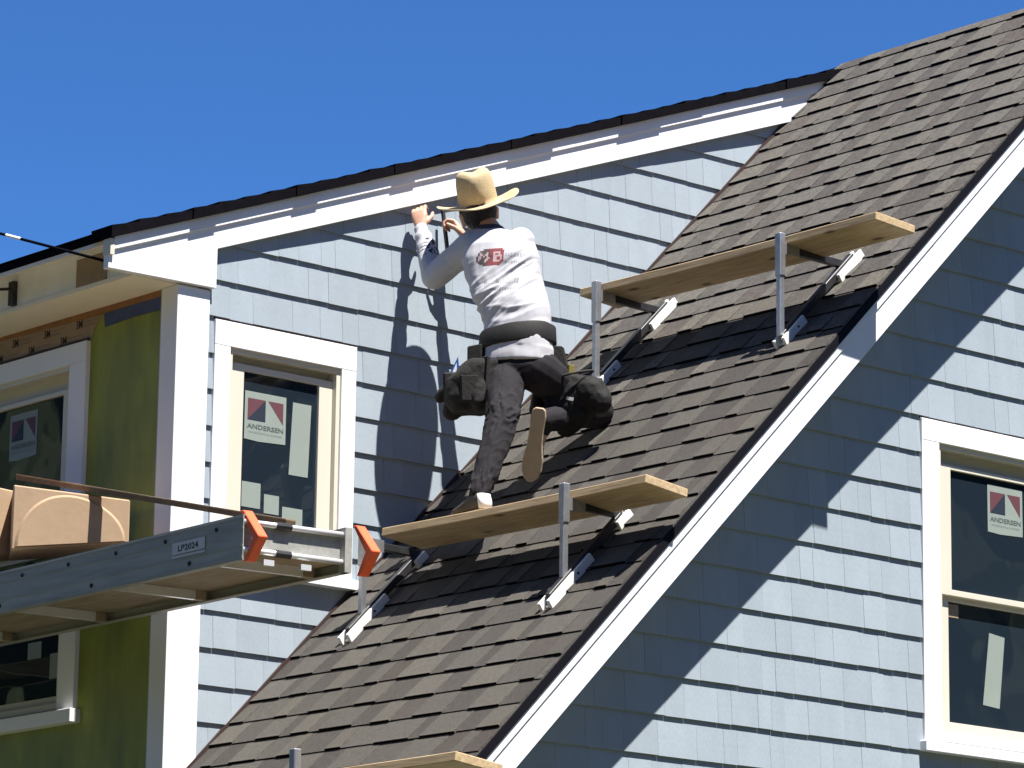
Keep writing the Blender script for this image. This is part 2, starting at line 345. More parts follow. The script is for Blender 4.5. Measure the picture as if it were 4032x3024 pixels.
while s < S1-0.01:
    y = -OV-0.012-random.random()*0.1; odd = random.random() < 0.5; wob = random.random()*6
    while y < YC-0.018:
        w = random.choice([0.075, 0.095, 0.11, 0.13, 0.15, 0.175, 0.2, 0.23]); a = max(y, -OV-0.012); b = min(y+w, YC-0.018); y += w; odd = not odd
        if b-a < 0.02: continue
        ci = random.choices([0, 1, 5], [3, 3, 3])[0] if odd else random.choices([2, 3, 4, 1], [4, 3, 1.5, 2])[0]
        t = max(0.0, (-(a+b)/2+0.02)/0.33)
        ds = 0.0035*math.sin((a+b)*4+wob)+random.uniform(-0.0025, 0.0025)
        tabs.append((s+ds, a, b, ci, odd, -0.002*t*t+random.uniform(-0.001, 0.001)))
    s += EXPO; nrow += 1
vis = sorted([t for t in tabs if t[0] > 14.1 and t[2]-t[1] > 0.06], key=lambda t: (t[0]-14.1)/0.16-3*(t[2]-t[1])/0.1)
pieces = set(id(t) for t in vis[:296])
rest = MB()
for t in tabs:
    s_, a, b, ci, odd, dn = t
    if id(t) in pieces:
        inst('shingle', tab_mesh(ci, odd), mainroof, rp(s_, a+0.0008, dn), (0, R_(-45), 0), (1, b-a-0.0016, 1))
    else:
        th = 0.0074 if odd else 0.0008; L = min(0.178, S1+0.01-s_)
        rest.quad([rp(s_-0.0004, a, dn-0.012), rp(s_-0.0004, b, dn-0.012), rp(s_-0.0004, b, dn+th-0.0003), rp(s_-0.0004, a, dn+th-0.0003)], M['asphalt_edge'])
        rest.hexa([rp(s_, a, dn-0.012), rp(s_, b, dn-0.012), rp(s_+L, b, dn-0.016), rp(s_+L, a, dn-0.016), rp(s_, a, dn+th), rp(s_, b, dn+th), rp(s_+L, b, dn-0.006), rp(s_+L, a, dn-0.006)], ROOF[ci])
rest.build('upper_shingles', mainroof, kind='stuff')
cap = MB()
for i in range(12):
    y0 = -OV-0.01+i*0.19; c = random.choice(ROOF)
    cap.hexa([rp(S1-0.13, y0, 0.004), rp(S1+0.01, y0, 0.016), rp(S1+0.01, y0+0.185, 0.010), rp(S1-0.13, y0+0.185, 0.0), rp(S1-0.13, y0, -0.004), rp(S1+0.01, y0, 0.006), rp(S1+0.01, y0+0.185, 0.0), rp(S1-0.13, y0+0.185, -0.008)], c)
fl = MB(); fl.hexa([rp(S0, YC-0.026, -0.014), rp(S1-0.3, YC-0.026, -0.014), rp(S1-0.3, YC+0.02, -0.014), rp(S0, YC+0.02, -0.014), rp(S0, YC-0.026, 0.013), rp(S1-0.3, YC-0.026, 0.013), rp(S1-0.3, YC+0.02, 0.013), rp(S0, YC+0.02, 0.013)], M['flashing_and_shade'])
fl.build('step_flashing', house)
def slope_strip(name, y0, y1, ka, kb, mt, xa=9.35, xb=XR, bev=0.0, parent=house):
    mb = MB(); mb.prism([(xa, y0, xa+ka), (xb, y0, xb+ka), (xb, y0, xb+kb), (xa, y0, xa+kb)], (0, y1-y0, 0), mt); return mb.build(name, parent, bevel=bev)
slope_strip('drip_edge', -OV-0.022, -OV+0.10, KR-0.018, KR-0.066, M['drip_edge'])
slope_strip('shadow_board', -OV-0.016, -OV+0.004, KR-0.061, KR-0.116, M['trim_white'], bev=0.002)
slope_strip('rake_board', -OV-0.009, -OV+0.012, KR-0.108, KR-0.264, M['trim_white'], xb=12.938, bev=0.002)
slope_strip('rake_board', -OV-0.0095, -OV+0.012, KR-0.108, KR-0.2645, M['trim_white'], xa=12.9385, bev=0.002)
slope_strip('rake_soffit', -OV+0.012, -0.001, KR-0.135, KR-0.262, M['trim_white'])
mw = MB(); mw.box(9.75, 9.9, 0.14, 1.84, 0, 3.05, M['siding']); mw.build('side_wall', house)

# --- dormer roof and its trim (rake lies against the cheek wall, eave box at the left)
XE = 9.741
dr = MB()
dr.prism([(XE+0.01, 1.79, rake_k(XE)-0.048), (14.6, 1.79, rake_k(14.6)-0.048), (14.6, 1.79, rake_k(14.6)-0.010), (XE+0.01, 1.79, rake_k(XE)-0.010)], (0, 7.0, 0), M['asphalt_edge'])
dormroof = dr.build('dormer_roof', house)
tp = MB(); tp.quad([(XE, 1.80, rake_k(XE)-0.006), (14.55, 1.80, rake_k(14.55)-0.006), (14.55, 8.79, rake_k(14.55)-0.006), (XE, 8.79, rake_k(XE)-0.006)], M['roof_far']); tp.build('roof_covering', dormroof)
bright = [(9.77, 10.13), (12.45, 12.83), (13.5, 14.05)]; thin = [(10.30, 10.80), (10.87, 11.30), (11.57, 12.05), (13.13, 13.42)]
x = XE-0.008
while x < 14.5:
    L = 0.149; xm = x+L/2
    ov = 0.0185 if any(a <= xm <= b for a, b in bright) else 0.0215 if any(a <= xm <= b for a, b in thin) else 0.030
    e = MB(); yy = 1.785-ov-random.random()*0.0006; za = rake_k(x); zb = rake_k(x+L); h = random.uniform(0.002, 0.009)
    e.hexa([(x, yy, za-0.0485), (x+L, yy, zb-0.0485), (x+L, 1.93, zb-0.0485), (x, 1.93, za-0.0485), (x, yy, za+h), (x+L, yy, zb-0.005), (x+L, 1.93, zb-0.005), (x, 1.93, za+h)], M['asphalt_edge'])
    e.build('shingle', dormroof); x += L
def dslab(name, y0, y1, a, b, mt, xa, xb, bev=0.0):
    mb = MB(); mb.prism([(xa, y0, rake_k(xa)-a), (xb, y0, rake_k(xb)-a), (xb, y0, rake_k(xb)-b), (xa, y0, rake_k(xa)-b)], (0, y1-y0, 0), mt); return mb.build(name, house, bevel=bev)
dslab('shadow_board', 1.785, 1.806, 0.049, 0.109, M['trim_white'], XE+0.022, 14.45, 0.0015)
rb = MB()
bl = lambda x: 0.368*x+2.326
rb.prism([(9.741, 1.797, 5.937), (10.352, 1.797, 5.946), (10.353, 1.797, bl(10.353)), (14.36, 1.797, bl(14.36)), (14.36, 1.797, rake_k(14.36)-0.10), (9.741, 1.797, rake_k(9.741)-0.10)], (0, 0.04, 0), M['trim_white'])
rb.build('rake_board', house, bevel=0.0015)
ec = MB(); ec.box(XE-0.002, XE+0.021, 1.782, 1.84, 5.998, rake_k(XE)-0.052, M['cream']); ec.build('rake_end_cap', house)
# eave: recessed fascia, soffit, roof underside
sf = MB(); sf.box(9.905, 10.28, 1.838, 8.7, 5.937, 5.957, M['soffit']); sf.box(9.99, 10.352, 1.797+0.041, 1.842, 5.949, 6.0, M['trim_white'])
sf.build('soffit', house)
fa = MB(); fa.box(9.911, 9.931, 1.838, 8.7, 5.9575, 6.135, M['fascia_membrane']); fas = fa.build('fascia', house)
f2 = MB(); f2.box(9.903, 9.9105, 2.05, 2.29, 5.958, 6.09, M['bare_wood']); f2.build('bare_wood_patch', fas)
f3 = MB(); f3.box(9.885, 9.9105, 2.79, 2.83, 5.965, 6.08, M['black_steel']); f3.bar((9.89, 2.81, 6.045), (9.80, 2.87, 6.035), 0.012, 0.012, M['black_steel']); f3.build('gutter_hanger', fas)
us = MB(); us.prism([(XE+0.012, 1.83, rake_k(XE)-0.0485), (9.94, 1.83, rake_k(9.94)-0.0485), (9.94, 1.83, rake_k(9.94)-0.068), (XE+0.012, 1.83, rake_k(XE)-0.068)], (0, 6.9, 0), M['soffit']); us.build('eave_sheathing', house)
cb = MB(); cb.box(10.152, 10.336, 1.821, 1.95, 0, 5.9355, M['trim_white']); cb.build('corner_board', house, bevel=0.002)

# --- dormer front wall: green sheathing, tapes
dw = MB(); [dw.box(10.165, 10.30, *q, M['green_sheathing']) for q in ((1.951, 2.67, 0, 5.9365), (2.67, 3.595, 0, 4.05), (2.67, 3.595, 5.685, 5.9365), (3.595, 8.6, 0, 5.9365))]; front = dw.build('front_wall', house)
t1 = MB(); t1.box(10.1625, 10.166, 1.952, 8.6, 5.905, 5.9362, M['tape_orange']); t1.build('sealing_tape', front)
t2 = MB(); t2.prism([(10.161, 2.44, 5.90), (10.161, 3.9, 5.925), (10.161, 3.9, 5.79), (10.161, 2.52, 5.79), (10.161, 2.50, 5.845)], (0.003, 0, 0), M['tape_brown'])
for i in range(5):
    for j, zz in enumerate((5.862, 5.803)):
        y = 2.60+i*0.272+(0.13 if j else 0.0)
        if y > 3.8: continue
        if y > 2.56: text_on(t2, '3M', (10.1600, y+0.050, zz), (0, -0.052, 0), (0, 0, 0.042), M['print_brown'])
        for q in range(2): text_on(t2, 'Flashing Tape' if q else 'All Weather', (10.1602, y-0.012, zz+0.002+q*0.018), (0, -0.10-0.02*q, 0), (0, 0, 0.011), M['print_faint'])
t2.build('printed_tape', front)
t3 = MB(); t3.prism([(10.1615, 1.953, 5.905), (10.1615, 2.425, 5.902), (10.1615, 2.415, 5.836), (10.1615, 2.2, 5.846), (10.1615, 1.953, 5.842)], (0.004, 0, 0), M['navy_membrane']); t3.build('membrane_patch', front)

# ------------------------------------------------------------------ windows
def window(label, O, U, W, trim, inner, glassr, rail, zbot, sill, stickers, cream=True, trim_bottom=None):
    """O origin, U horizontal, W outward; numbers are (u0,u1,v0,v1)."""
    O = Vector(O); U = Vector(U); W = Vector(W); Zv = Vector((0, 0, 1))
    P = lambda u, v, w: O+U*u+Zv*v+W*w
    def b(mb, u0, u1, v0, v1, w0, w1, mt):
        mb.hexa([P(u0, v0, w0), P(u1, v0, w0), P(u1, v1, w0), P(u0, v1, w0), P(u0, v0, w1), P(u1, v0, w1), P(u1, v1, w1), P(u0, v1, w1)], mt)
    base = MB(); tu0, tu1, tv0, tv1 = trim; iu0, iu1, iv0, iv1 = inner; gu0, gu1, gv0, gv1 = glassr
    # root part: the casing (four boards)
    b(base, tu0, tu1, iv1, tv1, -0.02, 0.026, M['trim_white'])
    b(base, tu0, iu0, tv0, iv1-0.0008, -0.02, 0.0252, M['trim_white']); b(base, iu1, tu1, tv0, iv1-0.0008, -0.02, 0.0252, M['trim_white'])
    w = base.build('window', house, bevel=0.0015); w['label'] = label
    hf = MB(); b(hf, tu0+0.002, tu1-0.002, tv1+0.0005, tv1+0.016, -0.02, 0.014, M['flashing_and_shade']); hf.build('head_shadow_strip', w)  # dark strip stands in for the shadowed drip cap gap over the casing
    fr = MB(); e = 0.022
    b(fr, iu0, iu1, iv1-e, iv1-0.0005, -0.09, 0.012, M['cream']); b(fr, iu0+0.0005, iu0+e, tv0, iv1-e, -0.09, 0.0115, M['cream']); b(fr, iu1-e, iu1-0.0005, tv0, iv1-e, -0.09, 0.0115, M['cream'])
    b(fr, iu0+e, iu1-e, gv1+0.022, iv1-e, -0.08, -0.058, M['cream'])
    b(fr, iu0+e, iu1-e, iv0, iv0+0.03, -0.09, 0.008, M['cream'])
    fr.build('frame', w)
    def sash(v0, v1, wf, top, bot):
        sm = MB(); a0, a1 = iu0+e+0.001, iu1-e-0.001
        b(sm, a0, gu0, v0-bot, v1+top, wf-0.03, wf, M['cream']); b(sm, gu1, a1, v0-bot, v1+top, wf-0.03, wf, M['cream'])
        b(sm, gu0, gu1, v1, v1+top, wf-0.03, wf-0.0005, M['cream']); b(sm, gu0, gu1, v0-bot, v0, wf-0.03, wf-0.0005, M['cream'])
        sm.build('sash', w, bevel=0.001)
        gm = MB(); b(gm, gu0-0.004, gu1+0.004, v0-0.004, v1+0.004, wf-0.022, wf-0.016, M['glass']); gm.build('pane', w)
    if rail:
        r0, r1 = rail
        sash(r1, gv1, -0.016, 0.022, (r1-r0)*0.55); sash(gv0, r0, -0.040, (r1-r0)*0.6, gv0-iv0-0.03)
    else: sash(gv0, gv1, -0.016, 0.030, gv0-iv0-0.03)
    sl = MB(); su0, su1, sv0, sv1, sw = sill
    b(sl, su0, su1, sv0, sv1, -0.02, sw, M['trim_white']); sl.build('sill', w, bevel=0.002)
    for kind, uv, wf in stickers:
        sm = MB()
        if kind == 'logo':
            u0, u1, v0, v1 = uv; dw_ = wf-0.0145
            q = lambda a, bb, d=0: P(u0+(u1-u0)*a, v0+(v1-v0)*bb, dw_+d)
            sm.add([q(0, 0.02), q(0.35, 0.0), q(1, 0.03), q(1, 1), q(0, 1)], [(0, 1, 2, 3, 4)], M['paper'])
            sm.add([q(0.07, 0.42, .0007), q(0.07, 0.86, .0007), q(0.50, 0.86, .0007)], [(0, 1, 2)], M['paper_red'])
            sm.add([q(0.07, 0.42, .0009), q(0.50, 0.42, .0009), q(0.50, 0.855, .0009)], [(0, 1, 2)], M['paper_navy'])
            sm.add([q(0.56, 0.86, .0007), q(0.93, 0.42, .0007), q(0.93, 0.86, .0007)], [(0, 1, 2)], M['paper_red'])
            text_on(sm, 'ANDERSEN', q(0.06, 0.245, .0008), q(0.94, 0.245)-q(0.06, 0.245), q(0.06, 0.345)-q(0.06, 0.245), M['paper_grey'])
            text_on(sm, 'WINDOWS & DOORS', q(0.10, 0.155, .0008), q(0.90, 0.155)-q(0.10, 0.155), q(0.1, 0.195)-q(0.1, 0.155), M['paper_faint'])
            nm = 'sticker'
        elif kind == 'quad':
            sm.quad([P(u, v, wf-0.0145) for u, v in uv], M['paper']); nm = 'paper_label'
        else:
            sm.quad([P(u, v, wf-0.0145) for u, v in uv], M['bare_wood']); nm = 'tag'
        sm.build(nm, w)
    return w
def rect(u0, u1, v0, v1): return [(u0, v0), (u1, v0), (u1, v1), (u0, v1)]
window('white trimmed cream window in the gable wall', (0, 0, 0), (1, 0, 0), (0, -1, 0), (13.165, 14.25, 3.94, 5.478), (13.285, 14.13, 3.955, 5.374), (13.405, 14.01, 4.058, 5.266), (4.635, 4.686), None,
       (13.14, 14.275, 3.893, 3.9395, 0.058), [('logo', (13.68, 13.93, 5.0, 5.236), -0.016), ('quad', [(13.655, 4.166), (13.772, 4.158), (13.815, 4.505), (13.705, 4.517)], -0.040), ('tag', rect(13.42, 13.49, 4.562, 4.625), -0.040)])
window('white trimmed cream window in the dormer cheek wall', (0, 1.845, 0), (1, 0, 0), (0, -1, 0), (10.372, 11.212, 4.675, 5.808), (10.463, 11.124, 4.69, 5.69), (10.575, 11.022, 4.79, 5.600), None, None,
       (10.35, 11.243, 4.628, 4.6745, 0.062), [('logo', (10.595, 10.838, 5.278, 5.512), -0.016), ('quad', [(10.862, 5.147), (10.976, 5.147), (10.988, 5.497), (10.878, 5.497)], -0.016), ('quad', rect(10.59, 10.70, 4.96, 5.08), -0.016), ('quad', rect(10.722, 10.81, 4.945, 5.035), -0.016), ('quad', rect(10.83, 10.95, 4.87, 4.99), -0.016)])
window('white trimmed window in the green dormer front wall', (10.165, 0, 0), (0, -1, 0), (-1, 0, 0), (-3.75, -2.53, 4.03, 5.788), (-3.60, -2.665, 4.045, 5.69), (-3.52, -2.765, 4.12, 5.568), (4.80, 4.85), None,
       (-3.78, -2.50, 3.966, 4.0295, 0.06), [('logo', (-3.235, -3.0, 5.305, 5.535), -0.016), ('quad', rect(-3.04, -2.925, 4.32, 4.40), -0.040), ('quad', rect(-2.85, -2.777, 4.21, 4.33), -0.040)])

# ------------------------------------------------------------------ planks on roof brackets
def plank(label, y0, y1, xo, zo, xi, zi, grp):
    t = 0.038; mb = MB(); n = 14
    d = Vector((xi-xo, 0, zi-zo)).normalized(); up = Vector((-d.z, 0, d.x))
    prof = [Vector((xo, 0, zo)), Vector((xi, 0, zi)), Vector((xi, 0, zi))+up*t, Vector((xo, 0, zo))+up*t]
    vs = []; fs = []
    for i in range(n+1):
        f = i/n; y = y0+(y1-y0)*f; sag = -0.006*math.sin(math.pi*f)
        vs += [q+Vector((0, y, sag)) for q in prof]
    for i in range(n):
        for j in range(4): fs.append((4*i+j, 4*i+(j+1) % 4, 4*i+4+(j+1) % 4, 4*i+4+j))
    fs += [(3, 2, 1, 0), (4*n, 4*n+1, 4*n+2, 4*n+3)]
    mb.add(vs, fs, M['lumber'])
    o = mb.build('wooden_plank', None, ((xo+xi)/2, (y0+y1)/2, zo), bevel=0.003)
    return tag(o, label, 'plank', grp)
PG = 'planks laid on the roof brackets'
plank('long wooden plank on the two upper roof brackets right of the worker', -0.565, 1.44, 12.295, 6.180, 12.552, 6.161, PG)
plank('wooden plank under the worker\'s foot, middle of the three on the roof', -0.415, 1.37, 11.020, 4.809, 11.268, 4.778, PG)
plank('lowest wooden plank, cut off by the bottom edge of the photo', -0.77, 1.1, 9.685, 3.467, 9.93, 3.436, PG)
def bracket(label, y, xp, ztop, zarm, foot, upfoot, xarm=None):
    kr = KR+0.045
    b = thing('roof_bracket', label, 'roof bracket', (foot[0], y, foot[0]+KR), 'steel brackets fixed to the roof')
    q = lambda x, dy=0, n=0.0: Vector((x-n*r2, y+dy, x+kr+n*r2))
    m = MB(); m.bar(q(foot[0]+0.03), q(upfoot[1]-0.03), 0.032, 0.034, M['black_steel'], up=(-1, 0, 1)); m.build('rail', b, bevel=0.002)
    m = MB(); xa = zarm-kr-0.02
    m.bar((xp, y+0.004, zarm-0.012), (xa, y+0.004, zarm-0.022), 0.030, 0.034, M['black_steel'], up=(0, 0, 1)); m.build('arm', b, bevel=0.002)
    m = MB(); m.box(xp+0.012, xp+0.11, y-0.0165, y-0.0125, zarm-0.045, zarm+0.012, M['galvanised']); m.build('arm_sleeve', b)
    zb = xp+kr+0.01
    m = MB(); m.bar((xp, y, zb), (xp, y, zb+(ztop-zb)*0.62), 0.030, 0.030, M['galvanised'], up=(1, 0, 0)); m.build('post', b, bevel=0.004)
    m = MB(); m.bar((xp, y, zb+(ztop-zb)*0.58), (xp, y, ztop), 0.040, 0.036, M['galvanised'], up=(1, 0, 0)); m.build('post_sleeve', b, bevel=0.004)
    def chan(x0, x1, w, h, cut):
        m = MB()
        for sgn in (-1, 1):
            x0_, x1_ = (x0, x1) if sgn < 0 else (x0-cut, x1-cut*3)
            a = [q(x0_, sgn*w, -0.036), q(x1_, sgn*w, -0.036), q(x1_, sgn*w, h-0.036), q(x0_+0.004, sgn*w, h-0.036)]
            m.prism(a, (0, sgn*0.017, 0), M['white_steel'])
        m.prism([q(x0+0.004, -w, -0.034), q(x1, -w, -0.034), q(x1, -w, -0.024), q(x0+0.004, -w, -0.024)], (0, 2*w, 0), M['white_steel'])
        return m
    chan(foot[0], foot[1], 0.016, 0.042, 0.010).build('foot', b, bevel=0.0015)
    chan(upfoot[0], upfoot[1], 0.016, 0.040, 0.0).build('upper_foot', b, bevel=0.0015)
    m = MB(); xm = (foot[0]*0.35+foot[1]*0.65); m.tube([q(xm, -0.036, -0.014), q(xm, -0.030, -0.014)], 0.006, M['black_steel'], 8)
    m.build('bolt', b)
    m = MB(); m.bar(q(foot[0]-0.06, -0.004, -0.043), q(foot[0]+0.03, -0.004, -0.030), 0.012, 0.006, M['black_steel'], up=(-1, 0, 1)); m.build('nail_plate', b)
    return b
bracket('roof bracket with galvanised post under the right half of the upper plank', 0.02, 12.268, 6.222, 6.168, (12.255, 12.39), (12.62, 12.775))
bracket('roof bracket under the left end of the upper plank, right of the tool bag', 1.285, 12.268, 6.222, 6.168, (12.275, 12.385), (12.60, 12.765))
bracket('roof bracket under the right end of the plank the worker stands on', 0.065, 10.985, 4.868, 4.795, (10.872, 11.115), (11.27, 11.345))
bracket('roof bracket behind the orange tipped platform end, under the middle plank', 1.455, 10.985, 4.84, 4.795, (10.878, 11.10), (11.27, 11.33))
bracket('roof bracket whose post tip shows at the bottom edge below the shingles', 0.235, 9.675, 3.60, 3.455, (9.54, 9.76), (9.93, 10.0))

# ------------------------------------------------------------------ aluminium work platform on the left
pf = thing('work_platform', 'long aluminium work platform with orange end clips at the left', 'platform', (9.7, 0.25, 4.36))
ROTP = 0.036
def pp(u, v, z): return Vector((9.425+u*1.0+ROTP*v, 0.30+v-ROTP*u*3.0, z))     # u across (0 near .. 0.525 far), v along
ZB, ZT, PL = 4.364, 4.554, 6.2
def pbox(mb, u0, u1, v0, v1, z0, z1, mt):
    mb.hexa([pp(u0, v0, z0), pp(u1, v0, z0), pp(u1, v1, z0), pp(u0, v1, z0), pp(u0, v0, z1), pp(u1, v0, z1), pp(u1, v1, z1), pp(u0, v1, z1)], mt)
for u0, u1 in ((0.0, 0.004), (0.521, 0.525)):
    m = MB(); pbox(m, u0, u1, 0, PL, ZB, ZT, M['aluminium'])
    near = u0 == 0.0; a, b_ = (0.0042, 0.035) if near else (0.49, 0.5208)
    pbox(m, a, b_, 0, PL, ZB, ZB+0.004, M['aluminium']); pbox(m, a, b_, 0, PL, ZT-0.004, ZT, M['aluminium'])
    if near:
        for zz, hh in ((ZB+0.012, 0.004), (ZB+0.06, 0.0025), (ZB+0.135, 0.0025), (ZT-0.012, 0.004)): pbox(m, -0.0025, -0.0002, 0, PL, zz-hh, zz+hh, M['aluminium'])
    rail = m.build('side_rail', pf)
    if near:
        for i in range(6):
            v = 0.192+i*0.379; m = MB(); c = pp(-0.0005, v, 4.514); m.tube([c+Vector((-0.004, 0, 0)), c+Vector((0.003, 0, 0))], 0.0095, M['hole_black'], 8); m.build('rivet', rail)
        for i in range(4):
            v = 0.385+i*0.752; m = MB(); c = pp(-0.0005, v, 4.396); m.tube([c+Vector((-0.004, 0, 0)), c+Vector((0.003, 0, 0))], 0.0095, M['hole_black'], 8); m.build('rivet', rail)
        m = MB(); A = pp(-0.003, 0.515, 4.447); B = pp(-0.003, 0.272, 4.447)
        m.quad([A, B, B+Vector((0, 0, 0.050)), A+Vector((0, 0, 0.050))], M['label_grey']); d = Vector((-0.0006, 0, 0))
        text_on(m, 'LP2024', A+(B-A)*0.18+Vector((0, 0, 0.010))+d, (B-A)*0.62, (0, 0, 0.027), M['debris_dark'])
        m.quad([A+Vector((0, 0, -0.016)), B+Vector((0, 0, -0.016)), B+Vector((0, 0, -0.006)), A+Vector((0, 0, -0.006))], M['label_grey'])
        m.build('label_plate', rail)
m = MB(); pbox(m, 0.0042, 0.5208, 0.03, PL, ZB+0.045, ZB+0.060, M['deck_ply']); m.build('deck', pf)
for i in range(8):
    v = 0.215+i*0.80; m = MB(); pbox(m, 0.012, 0.44, v, v+0.024, ZB+0.004, ZB+0.044, M['aluminium_bright']); pbox(m, 0.44, 0.49, v-0.004, v+0.042, ZB+0.004, ZB+0.044, M['deck_ply']); m.build('cross_member', pf)
for zz in (4.525, 4.408):
    m = MB(); m.tube([pp(0.004, 0.01, zz), pp(0.521, 0.01, zz)], 0.0125, M['aluminium_bright'], 12); m.build('end_rung', pf, smooth=True)
    m = MB(); m.tube([pp(0.16, 0.01, zz), pp(0.235, 0.01, zz)], 0.0165, M['black_steel'], 10); m.build('rung_collar', pf)
m = MB(); pbox(m, 0.004, 0.521, 0.022, 0.027, ZB+0.045, ZT-0.03, M['aluminium']); m.build('end_web', pf)
m = MB(); pbox(m, 0.487, 0.5205, -0.012, 0.03, ZB, ZT, M['aluminium']); m.build('end_plate', pf)
for u in (0.10, 0.28):
    m = MB(); pbox(m, u, u+0.05, -0.004, 0.012, ZB-0.012, ZB+0.012, M['aluminium_bright']); m.build('hook', pf)
for u in (0.012, 0.562):            # angled orange end clips
    m = MB()
    prof = [(0.02, ZT+0.022), (-0.095, 4.452), (-0.015, ZB-0.006), (0.012, ZB-0.006), (-0.045, 4.452), (0.045, ZT+0.022)]
    m.prism([pp(u, a, z) for a, z in prof], pp(u+0.045, 0, 0)-pp(u, 0, 0), M['orange_plastic']); m.build('orange_clip', pf, bevel=0.003)

# things lying on the platform
def cbox(label, TL, TR, depth, h, drop):
    TL = Vector(TL); TR = Vector(TR); d = (TR-TL); dxy = Vector((d.x, d.y, 0)).normalized(); back = Vector((-dxy.y, dxy.x, 0))
    if back.y < 0: back = -back
    t = thing('cardboard_box', label, 'box', (TL+TR)/2+back*depth/2-Vector((0, 0, h)), 'boxes on the platform')
    z = Vector((0, 0, 1)); BL = TL-z*h; BR = TR-z*(h-drop)
    m = MB(); m.hexa([BL, BR, TR, TL, BL+back*depth, BR+back*depth, TR+back*depth, TL+back*depth], M['cardboard']); m.build('carton', t, bevel=0.006)
    n = -back; F = lambda a, b, o=0.0: BL+(BR-BL)*a+((TL-BL)*(1-a)+(TR-BR)*a)*b+n*o
    # pressed half-round panel standing proud of the face
    m = MB(); pts = []
    for i in range(33):
        a = math.pi*i/32; pts.append((0.5-0.47*math.cos(a), 0.04+0.90*math.sin(a)))
    m.add([F(a, b, 0.003) for a, b in pts]+[F(0.5+(a-0.5)*0.95, 0.04+(b-0.04)*0.95, 0.012) for a, b in pts],
          [tuple(range(33, 66))]+[(i, i+1, 34+i, 33+i) for i in range(32)]+[(32, 0, 33, 65)], M['cardboard']); m.build('pressed_panel', t)
    return t
cbox('tan cardboard box with an arched panel standing on the work platform', (9.500, 2.13, 4.945), (9.945, 1.85, 4.897), 0.30, 0.297, 0.10)
cbox('cardboard box cut by the left edge, next to the arched box', (9.36, 2.78, 4.985), (9.46, 2.30, 4.965), 0.30, 0.30, 0.0)
m = MB(); m.bar((9.77, 0.43, 4.578), (9.83, 2.575, 5.085), 0.05, 0.022, M['lumber_dark']); m.bar((9.77, 0.43, 4.592), (9.83, 2.575, 5.099), 0.051, 0.005, M['lumber'])  # pale top layer puts the strip's sunlit edge into the colour
tag(m.build('wood_strip', None, (9.77, 0.43, 4.56)), 'long thin wood strip leaning on the cardboard box above the platform', 'wood strip')
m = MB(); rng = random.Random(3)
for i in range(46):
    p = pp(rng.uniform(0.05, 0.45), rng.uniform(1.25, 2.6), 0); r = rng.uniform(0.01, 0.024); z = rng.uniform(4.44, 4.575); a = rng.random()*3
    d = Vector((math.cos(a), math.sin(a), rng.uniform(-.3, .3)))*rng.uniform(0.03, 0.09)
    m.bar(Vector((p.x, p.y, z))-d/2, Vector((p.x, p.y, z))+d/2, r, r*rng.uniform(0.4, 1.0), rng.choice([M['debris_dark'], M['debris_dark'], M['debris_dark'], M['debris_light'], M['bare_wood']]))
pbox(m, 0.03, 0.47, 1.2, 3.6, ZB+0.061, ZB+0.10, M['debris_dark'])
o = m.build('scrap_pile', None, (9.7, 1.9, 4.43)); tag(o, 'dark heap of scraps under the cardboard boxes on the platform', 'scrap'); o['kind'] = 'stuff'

# cable coming in from the left
t = thing('service_cable', 'black service cable running from the left edge to the eave', 'cable', (9.76, 1.84, 5.976))
A = Vector((9.758, 1.835, 5.975)); Bp = Vector((9.60, 2.485, 6.202)); B2 = Bp+(Bp-A)*4.0
pts = [A+(B2-A)*(i/30)+Vector((0, 0, 0)) for i in range(31)]
m = MB(); m.tube(pts, 0.0068, M['cable_black'], 8); m.build('cable', t, smooth=True)
m = MB(); c1 = A+(B2-A)*0.188; c0 = A+(B2-A)*0.160
m.tube([c0, c1], 0.0074, M['print_white'], 8); m.build('white_marking', t)

# ------------------------------------------------------------------ the worker
# organic shapes: closed pieces are overlapped, fused by a voxel remesh and smoothed into one skin
def capsule(mb, a, ra, b, rb_, mt, asp=1.0, ax=(1, 0, 0), n=14, hemi=4):
    a = Vector(a); b = Vector(b); d = (b-a); L = d.length; d.normalize()
    sd = Vector(ax)-d*Vector(ax).dot(d)
    if sd.length < 0.05: sd = Vector((0, 1, 0))-d*d.y
    if sd.length < 0.05: sd = Vector((0, 0, 1))-d*d.z
    sd.normalize(); u = d.cross(sd); rings = []
    for i in range(hemi+1):
        t = -math.pi/2+math.pi/2*i/hemi; rings.append((a+d*ra*math.sin(t), ra*math.cos(t)))
    for i in range(hemi+1):
        t = math.pi/2*i/hemi; rings.append((b+d*rb_*math.sin(t), rb_*math.cos(t)))
    o = len(mb.v); i_ = mb.m(mt)
    for c, r in rings:
        r = max(r, 1e-4); mb.v += [c+sd*math.cos(2*math.pi*j/n)*r+u*math.sin(2*math.pi*j/n)*r*asp for j in range(n)]
    for k in range(len(rings)-1):
        for j in range(n): mb.f.append((o+k*n+j, o+k*n+(j+1) % n, o+(k+1)*n+(j+1) % n, o+(k+1)*n+j)); mb.mi.append(i_)
    e = o+(len(rings)-1)*n; mb.f += [tuple(o+j for j in range(n))[::-1], tuple(e+j for j in range(n))]; mb.mi += [i_, i_]
